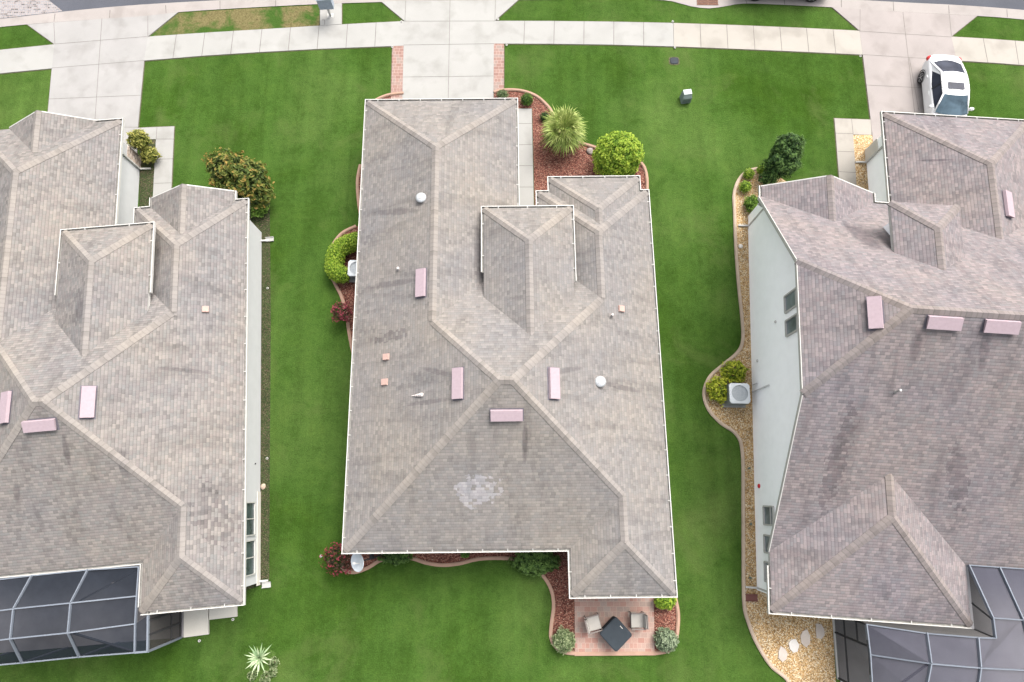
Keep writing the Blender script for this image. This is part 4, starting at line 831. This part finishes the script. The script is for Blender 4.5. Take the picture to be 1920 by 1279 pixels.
def rosette(px, py, label, n=38, L=.78, kind='agave', rootname='agave', z=.15):
    c = at(px, py, z); m = MB(); rnd = random.Random(int(px))
    for i in range(n):
        az = i * 2.39996; el = R(78 - 68 * (i / n) ** .8); d = Vector((math.cos(az) * math.cos(el), math.sin(az) * math.cos(el), math.sin(el))); s_ = d.cross(Vector((0, 0, 1))).normalized()
        l = L * (.55 + .45 * i / n) * rnd.uniform(.9, 1.08); w_ = .038; up_ = s_.cross(d)
        b0 = c + d * .03; mid = c + d * l * .5; tip = c + d * l - Vector((0, 0, .06))
        ti = .35 + .5 * rnd.random()
        m.add([b0 - s_ * w_ * .6, mid - s_ * w_, mid - up_ * .012, b0], 0, None, ti); m.add([b0, mid - up_ * .012, mid + s_ * w_, b0 + s_ * w_ * .6], 0, None, ti + .12)
        m.add([mid - s_ * w_, tip, mid - up_ * .012], 0, None, ti); m.add([mid - up_ * .012, tip, mid + s_ * w_], 0, None, ti + .12)
    o = m.build(rootname, LF[kind], None, False, Vector((c.x, c.y, 0))); o.location = (c.x, c.y, 0); return tag(o, label, 'agave' if rootname == 'agave' else 'plant')
rosette(487, 1234, 'pale spiky agave rosette on the lawn near the left enclosure')
for x, y, lb in ((473, 1267, 'small grey green clump just below left of the spiky agave'), (499, 1271, 'small grey green clump below the spiky agave'), (511, 1262, 'small grey green clump right and below the spiky agave'), (513, 1243, 'small leafy clump at the right side of the spiky agave')):
    shrub('small_plant', lb, 'plant', x, y, .1, (.2, .2, .14), 'sage', 120, .14, lump=.4, core=False, asp=.3)
# bare soil around the agave
bs = MB(); c0 = at(490, 1245); bs.add([(c0.x + (.62 + .1 * math.sin(k * 2.3)) * math.cos(k * .5236), c0.y + (.78 + .12 * math.sin(k * 1.7)) * math.sin(k * .5236), .008) for k in range(12)]); structure(bs.build('soil_patch', plain('thin_grass_soil', (.055, .10, .02), .95, .45, 12)))

# ---------------------------------------------------------------- yard objects
def ac_unit(px, py, label, rz=0, s=.80, hgt=.85):
    c = at(px, py, hgt); root = empty('air_conditioner', Vector((c.x, c.y, 0)), rz, label, 'air conditioner')
    m = MB(); m.box((0, 0, .04), (s + .15, s + .15, .08)); m.build('base_pad', CON, root)
    m = MB(); m.box((0, 0, .08 + (hgt - .12) / 2), (s - .06, s - .06, hgt - .12))
    for k in range(20):
        for sg in (-1, 1):
            m.box((sg * (s / 2 - .02), -s / 2 + .06 + k * (s - .12) / 19, .08 + (hgt - .14) / 2), (.03, .012, hgt - .2)); m.box((-s / 2 + .06 + k * (s - .12) / 19, sg * (s / 2 - .02), .08 + (hgt - .14) / 2), (.012, .03, hgt - .2))
    m.build('cabinet', GREYM, root)
    m = MB(); n = 28; z = hgt
    for k in range(n):
        a0, a1 = 2 * math.pi * k / n, 2 * math.pi * (k + 1) / n
        f = lambda a: (lambda x, y: (x / max(abs(x), abs(y)) * s / 2, y / max(abs(x), abs(y)) * s / 2))(math.cos(a), math.sin(a)); o0, o1 = f(a0), f(a1); r = s * .40
        m.add([(*o0, z), (*o1, z), (r * math.cos(a1), r * math.sin(a1), z + .02), (r * math.cos(a0), r * math.sin(a0), z + .02)]); m.add([(*o0, z - .08), (*o1, z - .08), (*o1, z), (*o0, z)])
    m.build('top_cover', plain('ac_top', (.58, .61, .63), .45), root)
    m = MB(); m.lathe((0, 0, z - .25), [(s * .385, 0), (s * .385, .01)], 24); m.build('fan_well', plain('well_dark', (0.070, 0.077, 0.081)), root)
    m = MB(); m.lathe((0, 0, z - .16), [(.09, 0), (.09, .08), (.03, .1)], 14)
    for k in range(3):
        a = k * 2.094; m.add([(.05 * math.cos(a), .05 * math.sin(a), z - .1), (.28 * math.cos(a - .35), .28 * math.sin(a - .35), z - .14), (.30 * math.cos(a + .35), .30 * math.sin(a + .35), z - .08), (.08 * math.cos(a + .5), .08 * math.sin(a + .5), z - .1)])
    m.build('fan', plain('fan_grey', (.62, .64, .66)), root)
    m = MB()
    for r_ in (.20, .315):
        for k in range(24):
            a0, a1 = k * .2618, (k + 1) * .2618; m.bar((r_ * math.cos(a0), r_ * math.sin(a0), z + .03), (r_ * math.cos(a1), r_ * math.sin(a1), z + .03), .008)
    for k in range(4): a = k * 1.5708; m.bar((0, 0, z + .035), (.32 * math.cos(a), .32 * math.sin(a), z + .03), .008)
    m.build('grille', plain('grille_grey', (.45, .47, .48)), root)
ac_unit(1387, 738, 'square grey air conditioner with round fan in the right gravel bed', -.02, .98, .95)
ac_unit(668, 503, 'pale air conditioner mostly hidden under the middle house eave inside the lime hedge', 0, .85, .8)
def ubox():
    c = at(1284, 188, .0); root = empty('utility_box', Vector((c.x, c.y, 0)), .12, 'grey green utility box standing on the upper right lawn', 'utility box')
    m = MB(); w_, d_, hh = .52, .46, .62; P = [(-w_ / 2, -d_ / 2, 0), (w_ / 2, -d_ / 2, 0), (w_ / 2, d_ / 2, 0), (-w_ / 2, d_ / 2, 0)]; T = [(-w_ * .42, -d_ * .2, hh), (w_ * .42, -d_ * .2, hh), (w_ * .42, d_ * .45, hh), (-w_ * .42, d_ * .45, hh)]
    M1 = [(-w_ * .48, -d_ * .5, hh * .7), (w_ * .48, -d_ * .5, hh * .7), (w_ * .48, d_ * .5, hh * .7), (-w_ * .48, d_ * .5, hh * .7)]
    for A, Bq in ((P, M1), (M1, T)):
        for i in range(4): m.add([A[i], A[(i + 1) % 4], Bq[(i + 1) % 4], Bq[i]])
    m.build('cabinet', plain('box_green_grey', (.20, .25, .235)), root); m = MB(); m.prism([(v[0] * 1.03, v[1] * 1.03) for v in T], hh, hh + .03); m.build('lid', plain('lid_pale', (.42, .46, .45)), root)
    m = MB(); 
    for k in range(3): m.box((0, -d_ * .51, .12 + k * .1), (w_ * .8, .02, .03))
    m.build('louvre', plain('louvre_dark', (.09, .12, .11)), root)
ubox()
m = MB(); c = at(1264, 115); pts = [(.24 * math.copysign(abs(math.cos(a)) ** .5, math.cos(a)), .21 * math.copysign(abs(math.sin(a)) ** .5, math.sin(a))) for a in [k * .2618 for k in range(24)]]
m.prism(pts, 0, .03); m.prism([(x * .8, y * .8) for x, y in pts], .03, .04, 1); m.prism([(x * 1.3, y * 1.3) for x, y in pts], 0, .01, 2)
o = tag(m.build('meter_cover', [plain('lid_grey', (0.036, 0.042, 0.046), .9, .1, 6, 0, .1), plain('lid_grey2', (0.048, 0.054, 0.062), .9, .1, 6, 0, .1), EDGE]), 'dark grey in-ground meter cover on the lawn below the pavement', 'meter cover'); o.location = (c.x, c.y, 0)
# storm drain
def drain():
    a = at(1326, 4); root = empty('storm_drain', Vector((a.x, a.y, 0)), -.01, 'rusty storm drain grate in the kerb at the top edge', 'drain grate')
    m = MB(); m.box((0, .05, .031), (1.24, .56, .012)); m.build('pit', plain('pit', (.12, .06, .05)), root)
    m = MB(); RU = plain('rust', (.19, .105, .075), .9, .3, 14)
    for k in range(2):
        for j in range(4): m.box((-.31 + .62 * k, -.15 + j * .13, .048), (.56, .055, .02))
        for j in range(2): m.box((-.31 + .62 * k + (-.28 if j else .28), .05, .046), (.035, .54, .022))
    m.box((0, -.24, .045), (1.26, .04, .02)); m.build('grate', RU, root)
drain()
# letter box on a post
def letterbox():
    b = at(620, 31); root = empty('mailbox', Vector((b.x, b.y, 0)), .06, 'grey cluster letter box on a white post at the upper left verge', 'mailbox')
    m = MB(); m.box((0, 0, .05), (.34, .30, .02)); m.build('base_plate', TRIM, root); m = MB(); m.box((0, 0, .42), (.12, .12, .75)); m.build('post', TRIM, root)
    m = MB(); m.box((0, .0, 1.12), (.80, .44, .72)); m.build('cabinet', plain('mailbox_grey', (.36, .41, .48), .5), root); m = MB(); m.box((0, 0, 1.50), (.88, .52, .04)); m.build('lid', plain('mailbox_lid', (.42, .47, .53), .5), root)
    m = MB()
    for k in range(2):
        for j in range(4): m.box((-.19 + .38 * k, -.224, .86 + j * .17), (.35, .012, .15))
    m.build('mail_door', plain('mailbox_door', (.33, .38, .45), .5), root)
letterbox()
# sprinkler rings
SPR = [(500, 450, 'white sprinkler ring beside the upper downspout of the left house'), (502, 541, 'white sprinkler ring on the soil strip right of the left house, second from the top'), (501, 860, 'white sprinkler ring on the soil strip level with the left house hose tap'), (602, 1043, 'white sprinkler ring on the lawn just left of the burgundy shrub'), (437, 1162, 'white sprinkler ring beside the smaller concrete step of the left house'), (374, 1202, 'white sprinkler ring below the larger concrete step of the left house'),
       (736, 90, 'white sprinkler ring at the top of the left paver band'), (753, 42, 'white sprinkler ring at the left flare of the middle driveway'), (934, 38, 'white sprinkler ring at the right flare of the middle driveway'), (1261, 42, 'white sprinkler ring at the upper edge of the pavement above the meter cover'), (1265, 91, 'white sprinkler ring between the pavement and the meter cover'), (1613, 106, 'white sprinkler ring at the upper left corner of the right driveway'), (950, 86, 'white sprinkler ring beside the right paver band')]
pr = None
for x, y, lb in SPR:
    c = at(x, y)
    if pr is None:
        m = MB(); m.lathe((0, 0, 0), [(.06, .0), (.06, .03), (.04, .035), (.04, .02)], 16); m.lathe((0, 0, .02), [(.025, 0), (.02, .02)], 8, 1); pr = m.build('sprinkler_ring', [TRIM, BLACKM]); o = pr
    else: o = pr.copy(); COL.objects.link(o)
    o.location = (c.x, c.y, .0 if y > 100 else .04); tag(o, lb, 'sprinkler', 'sprinkler rings in the lawns')
# gravel bed lights and stone
for x, y, lb in ((1402, 879, 'small dark garden spotlight in the gravel, upper of three'), (1405, 983, 'small dark garden spotlight in the gravel, middle of three'), (1404, 1083, 'small dark garden spotlight in the gravel, lowest of three')):
    c = at(x, y); m = MB(); m.lathe((0, 0, .02), [(.02, 0), (.02, .12), (.05, .14), (.06, .22), (.03, .23)], 10); o = tag(m.build('garden_spotlight', plain('spot_green', (.13, .15, .12))), lb, 'garden light', 'garden lights in the gravel'); o.location = (c.x, c.y, 0)
def rock(x, y, r, c, label):
    p = at(x, y); bm = bmesh.new(); bmesh.ops.create_icosphere(bm, subdivisions=2, radius=r)
    for v in bm.verts: v.co *= 1 + .3 * noise.noise(v.co * 6 / max(r, .05) * .2 + Vector((x, 0, 0))); v.co.z *= .55; v.co.z += r * .25
    me = bpy.data.meshes.new('garden_rock'); bm.to_mesh(me); bm.free(); me.materials.append(plain('rock_' + 'abcdef'[int(x) % 6], c, .85, .2, 5)); o = bpy.data.objects.new('garden_rock', me); COL.objects.link(o); o.location = (p.x, p.y, .02); tag(o, label, 'rock')
rock(1388, 463, .12, (.7, .66, .6), 'small pale rock in the gravel beside the long white wall')
rock(1106, 285, .2, (.28, .24, .22), 'grey rock in mulch between the palm and the round lime shrub')
rock(494, 913, .14, (.42, .33, .26), 'tan rock on the soil strip beside the left house wall')
# splash blocks
for x, y, s_, c, rz, lb in ((1407, 1121, (.62, .28), (.16, .07, .06), -.03, 'dark red splash block at the lower corner of the right house'), (506, 450, (.42, .22), (.36, .36, .34), .1, 'grey splash block under the upper downspout of the left house'), (500, 1097, (.4, .22), (.40, .40, .38), .1, 'grey splash block at the rear corner of the left house')):
    p = at(x, y); m = MB(); m.box((0, 0, .035), (s_[0], s_[1], .03)); m.box((0, s_[1] / 2, .06), (s_[0], .03, .06)); m.box((0, -s_[1] / 2, .06), (s_[0], .03, .06)); o = tag(m.build('splash_block', plain('splash_%d' % x, c, .8)), lb, 'splash block'); o.location = (p.x, p.y, 0); o.rotation_euler[2] = rz
# satellite dish on its pole
def dish():
    c = at(672, 1054, 1.9); root = empty('satellite_dish', Vector((c.x + .62, c.y + .15, 0)), 0, 'pale grey satellite dish on a dark pole at the lower left house corner', 'satellite dish'); off = root.location
    m = MB(); ax = Vector((-.55, -.12, .62)).normalized(); qm = ax.to_track_quat('Z', 'Y').to_matrix(); seg = 28; rings = []
    for r, z in ((0, 0), (.2, .012), (.38, .045), (.46, .07), (.47, .055)):
        rings.append([c + qm @ Vector((r * .9 * math.cos(k * 6.2832 / seg), r * math.sin(k * 6.2832 / seg), z)) for k in range(seg)])
    for i in range(len(rings) - 1):
        for k in range(seg): m.add([rings[i][k], rings[i][(k + 1) % seg], rings[i + 1][(k + 1) % seg], rings[i + 1][k]])
    o = m.build('reflector', plain('dish_grey', (.52, .56, .60), .4), root, True, off)
    base = Vector((c.x + .62, c.y + .15, 0)); m = MB(); m.bar(base, base + Vector((0, 0, 1.75)), .06); m.bar(base + Vector((0, 0, 1.7)), c - ax * .05, .05); m.build('pole', BLACKM, root, False, off)
    m = MB(); tip = c + ax * .55 + Vector((.25, .05, -.1)); m.bar(c + Vector((.2, -.1, -.1)), tip, .03); m.box(tip, (.1, .08, .12)); m.build('receiver_arm', TRIM, root, False, off)
dish()
m = MB(); p = at(699, 1040, .3); m.box((0, 0, .5), (.11, .62, .5), 0, 0, -.1); o = tag(m.build('meter_cabinet', BLACKM), 'narrow black box under the rear gutter right of the satellite dish', 'utility box'); o.location = (p.x, p.y + .1, 0)

# patio furniture
def chair(px, py, rz, label):
    c = at(px, py, .45); root = empty('patio_chair', Vector((c.x, c.y, .06)), rz, label, 'chair', 'patio chairs'); FR = BRC
    m = MB(); m.box((0, 0, .40), (.56, .56, .10)); m.build('cushion', CUSH, root); m = MB(); m.box((0, 0, .33), (.62, .62, .04)); m.build('seat', FR, root)
    m = MB(); m.box((-.33, 0, .62), (.05, .58, .52), 0, 0, 0, -.18); m.build('backrest', FR, root)
    m = MB(); m.box((-.285, 0, .60), (.05, .52, .42), 0, 0, 0, -.18); m.build('back_cushion', CUSH, root)
    for sg in (-1, 1):
        m = MB(); m.bar((-.34, sg * .33, .62), (.30, sg * .33, .60), .05, .03); m.build('armrest', FR, root)
        for xx in (-.30, .29): m = MB(); m.bar((xx, sg * .32, 0), (xx, sg * .33, .60), .035); m.build('leg', FR, root)
BRC = plain('chair_bronze', (.20, .17, .155), .5); CUSH = plain('cushion_grey', (.38, .36, .33), .9, .04)
chair(1113, 1169, R(14), 'grey cushioned patio chair turned slightly, left of the covered table'); chair(1195, 1164, R(180), 'grey cushioned patio chair facing left, right of the covered table')
def covered_table():
    c = at(1155, 1190, .72); root = empty('covered_table', Vector((c.x, c.y, .06)), R(43), 'square table under a fitted charcoal cover on the paver patio', 'table'); CV = plain('cover_charcoal', (.036, .044, .052), .85, .08, 4, 0, .08)
    m = MB(); n = 6; hw = .53; prof = [(hw * .92, .02), (hw * .96, .4), (hw, .62), (hw * .985, .68), (hw * .9, .70)]
    def ring(r, z):
        out = []
        for cx_, cy_ in ((1, 1), (-1, 1), (-1, -1), (1, -1)):
            for k in range(n): a = math.atan2(cy_, cx_) - math.pi / 4 + (math.pi / 2) * k / (n - 1); out.append((cx_ * (r - .1) + .1 * math.cos(a), cy_ * (r - .1) + .1 * math.sin(a), z + (.012 * math.sin(k * 3 + cx_) if z < .3 else 0)))
        return out
    rg_ = [ring(*p) for p in prof]
    for i in range(len(rg_) - 1):
        for k in range(4 * n): m.add([rg_[i][k], rg_[i][(k + 1) % (4 * n)], rg_[i + 1][(k + 1) % (4 * n)], rg_[i + 1][k]])
    m.add(rg_[-1]); m.build('cover', CV, root)
    m = MB(); m.box((hw * .72, hw * .1, .705), (.03, .16, .01)); m.box((hw * .8, hw * .1, .704), (.05, .18, .008), 0, 1); m.build('handle', [TRIM, BLACKM], root)
covered_table()

# ---------------------------------------------------------------- cars
def make_car(name, label, paint):
    """origin on the ground at the car's centre, nose towards -Y"""
    root = empty(name, (0, 0, 0), 0, label, 'car')
    # stations along the length (y from nose -2.35 to tail 2.35): half width, belt height, sill height
    ST = [(-2.38, .45, .52, .34, .50), (-2.30, .68, .66, .22, .62), (-2.05, .84, .78, .18, .73), (-1.5, .90, .88, .17, .84), (-.95, .915, .96, .17, .93), (-.3, .92, .99, .17, .95), (.5, .92, 1.01, .17, .97), (1.2, .92, 1.03, .17, .99), (1.75, .90, 1.04, .18, 1.00), (2.1, .84, 1.02, .22, .98), (2.30, .72, .96, .28, .90), (2.38, .50, .84, .36, .74)]
    m = MB(); rows = []
    for y, hw, zb, zs, ze_ in ST:
        mid = (zs + zb) / 2
        half = [(hw * .86, zs), (hw * .985, zs + .12), (hw, mid + .02), (hw * .985, zb - .10), (hw * .93, zb - .015), (hw * .75, zb + .025), (hw * .4, zb + .05), (0, zb + .06)]
        rows.append([Vector((x, y, z)) for x, z in half] + [Vector((-x, y, z)) for x, z in half[-2::-1]])
    for i in range(len(rows) - 1):
        for k in range(len(rows[0]) - 1): m.add([rows[i][k], rows[i][k + 1], rows[i + 1][k + 1], rows[i + 1][k]])
        m.add([rows[i][0], rows[i + 1][0], rows[i + 1][-1], rows[i][-1]])
    m.add(rows[0]); m.add(rows[-1][::-1])
    body = m.build('body', paint, root, True)
    bmx = bmesh.new(); bmx.from_mesh(body.data); bmesh.ops.remove_doubles(bmx, verts=bmx.verts, dist=1e-4); bmesh.ops.recalc_face_normals(bmx, faces=bmx.faces); bmx.to_mesh(body.data); bmx.free()
    sub = body.modifiers.new('s', 'SUBSURF'); sub.levels = 1; sub.render_levels = 2
    # cabin: rings at belt (b) and roof (t)
    bz, tz_ = .98, 1.44
    yb = [-1.10, 1.72]; yt = [-.32, 1.02]
    def ring(y0_, y1_, hw0, hw1, z, nn=9, bow=.1, crown=0):
        fr_ = [Vector((hw0 * (-1 + 2 * k / nn), y0_ - bow * (1 - (-1 + 2 * k / nn) ** 2), z + crown * (1 - (-1 + 2 * k / nn) ** 2))) for k in range(nn + 1)]
        rr_ = [Vector((hw1 * (1 - 2 * k / nn), y1_ + bow * .8 * (1 - (1 - 2 * k / nn) ** 2), z + crown * (1 - (1 - 2 * k / nn) ** 2))) for k in range(nn + 1)]
        return fr_, rr_
    fb, rb = ring(-1.16, 1.86, .80, .78, bz, bow=.20, crown=.06); ft, rt = ring(-.40, .86, .61, .60, tz_, bow=.08, crown=.035)
    roof = MB()
    G = []
    for j in range(9):
        t = j / 8; row = []
        for k in range(10):
            a_ = ft[k]; b_ = rt[9 - k]; p = a_.lerp(b_, t); side = (-1 + 2 * k / 9); p.x *= 1 + .05 * math.sin(math.pi * t); p.z += .035 * math.sin(math.pi * t); row.append(p)
        G.append(row)
    for j in range(8):
        for k in range(9): roof.add([G[j][k], G[j][k + 1], G[j + 1][k + 1], G[j + 1][k]])
    # pillars
    def side_pt(t, hgt):  # t from front 0 to rear 1 along the side; hgt 0 belt, 1 roof
        out = []
        return out
    for sg in (-1, 1):
        fbp = fb[0] if sg < 0 else fb[9]; rbp = rb[9] if sg < 0 else rb[0]; ftp = ft[0] if sg < 0 else ft[9]; rtp = rt[9] if sg < 0 else rt[0]
        roof.bar(fbp + Vector((sg * .01, .04, -.03)), ftp + Vector((sg * .01, 0, .0)), .075, .05)
        prev = None
        for j in range(9):
            p = G[j][0 if sg < 0 else 9] + Vector((sg * .015, 0, -.012))
            if prev is not None: roof.bar(prev, p, .07, .05)
            prev = p
        roof.add([rtp + Vector((0, .02, 0)), rtp + Vector((sg * .02, -.16, -.02)), Vector((sg * .83, 1.30, bz)), rbp + Vector((sg * .03, .05, -.02))])
        roof.bar(rbp + Vector((0, 0, 0)), rtp, .10, .05)
    roof.build('roof_panel', paint, root, True)
    gl = MB()
    for k in range(9): gl.add([fb[k], fb[k + 1], ft[k + 1], ft[k]])
    gl.build('windscreen', CARG, root, True)
    gl = MB()
    for k in range(9): gl.add([rb[k], rb[k + 1], rt[k + 1], rt[k]])
    gl.build('rear_window', CARG2, root, True)
    for sg in (-1, 1):
        sw = MB(); top = [G[j][0 if sg < 0 else 9] + Vector((0, 0, -.02)) for j in range(9)]; bot = [Vector((sg * (.80 + .05 * math.sin(math.pi * t / 8)), -1.0 + (1.42 + 1.0) * t / 8, bz)) for t in range(9)]
        for j in range(8): sw.add([bot[j], bot[j + 1], top[j + 1], top[j]] if sg > 0 else [bot[j + 1], bot[j], top[j], top[j + 1]])
        o_ = sw.build('side_window', CARG2, root, True); pb_ = MB(); pb_.bar(bot[4] + Vector((sg * .012, 0, 0)), top[4] + Vector((sg * .012, 0, 0)), .06, .02); pb_.build('door_pillar', BLACKM, o_)
        mm = MB(); mm.box((sg * 1.0, -.88, 1.0), (.2, .11, .13), 0, 0, 0, 0); mm.build('mirror', paint, root, True)
        tl = MB(); 
        tl.lathe((sg * .74, 2.14, .86), [(.02, -.12), (.13, -.08), (.15, 0), (.12, .08), (.02, .12)], 14); o_ = tl.build('tail_light', TAIL, root, True)
        hl = MB(); hl.lathe((sg * .66, -2.16, .66), [(.02, -.12), (.12, -.07), (.14, 0), (.10, .07), (.02, .1)], 14); hl.build('headlight', GALV, root, True)
        for yy in (-1.42, 1.36):
            ty = MB(); ty.lathe((sg * .775, yy, .33), [(.20, -.10), (.31, -.11), (.335, -.08), (.335, .08), (.31, .135), (.225, .14)], 28, 0, (sg, 0, 0)); w_ = ty.build('wheel', TYRE, root, True)
            ri = MB(); ri.lathe((sg * .775, yy, .33), [(.225, .10), (.228, .138), (.20, .142), (.19, .10), (.04, .10)], 24, 0, (sg, 0, 0))
            for k in range(5):
                a = k * 1.2566 + .3; ri.bar((sg * .905, yy, .33), (sg * .905, yy + .205 * math.cos(a), .33 + .205 * math.sin(a)), .045, .03)
            ri.build('rim', RIM, w_, False)
            ar = MB(); 
            for k in range(14):
                a0 = R(-8) + R(196) * k / 14; a1 = R(-8) + R(196) * (k + 1) / 14
                ar.add([(sg * .918, yy + .335 * math.cos(a0), .35 + .335 * math.sin(a0)), (sg * .918, yy + .335 * math.cos(a1), .35 + .335 * math.sin(a1)), (sg * .924, yy + .375 * math.cos(a1), .35 + .375 * math.sin(a1)), (sg * .924, yy + .375 * math.cos(a0), .35 + .375 * math.sin(a0))])
            ar.build('wheel_arch', BLACKM, root)
        dh = MB(); dh.bar((sg * .925, -.05, .83), (sg * .925, .15, .83), .03); dh.build('door_handle', GALV, root); dh = MB(); dh.bar((sg * .925, .95, .85), (sg * .925, 1.12, .85), .03); dh.build('door_handle', GALV, root)
    sr = MB(); sr.add([(x * .40, y_, 1.515 + .012) for x, y_ in ((-1, -.14), (1, -.14), (1, .24), (-1, .24))]); sr.build('sunroof', CARG2, root)
    return root
def carpaint(name, c):
    t = NT(name, .35, .3); t.b.inputs['Coat Weight'].default_value = .25; n = t.noise(3, 2, .5, objc(t)); t.color(t.ramp(n, [(.3, tuple(x * .97 for x in c)), (.7, c)])); return t.m
CARG = glass('windscreen_glass', (.035, .052, .066), .2, .08); CARG2 = glass('car_window_glass', (.018, .020, .028), .2, .06); TAIL = plain('tail_red', (.55, .05, .05), .25); TYRE = plain('tyre', (.028, .028, .03), .8); RIM = plain('rim', (.45, .45, .46), .35, .08, 9, .6)
car = make_car('parked_car', 'white sedan with sunroof parked on the right driveway, its nose hidden by the roof', carpaint('white_paint', (0.588, 0.588, 0.596)))
rr_ = at(1768, 104, .95); lw_ = at(1722, 148, .33)
hd = -.075
car.rotation_euler[2] = hd
cxp = lw_.x + .93 * math.cos(hd) - 1.36 * 1.05 * math.sin(-hd)
car.location = (at(1722, 148, .33).x + .96, rr_.y - 2.42 * 1.04, .05); car.scale = (1.07, 1.05, 1.07)
c2 = copy_tree(car); c2.name = 'parked_car'
wa = at(1413, -1, 0.05); wb = at(1517, 1, 0.05); mid = (wa + wb) / 2; ang = math.atan2(wb.y - wa.y, wb.x - wa.x)
c2.rotation_euler[2] = ang + R(90); k2 = (wb - wa).length / 2.78; c2.scale = (k2 * .98, k2, k2 * .98); c2.location = (mid.x - math.sin(ang) * .93 * k2, mid.y + math.cos(ang) * .90 * k2 - .16, .03)
c2['label'] = 'car parked on the street at the top edge, only its tyres inside the photo'; 
for ob in c2.children:
    if ob.name.startswith(('body', 'roof_panel', 'mirror')): ob.data = ob.data.copy(); ob.data.materials[0] = GREYPAINT if 'GREYPAINT' in globals() else ob.data.materials[0]
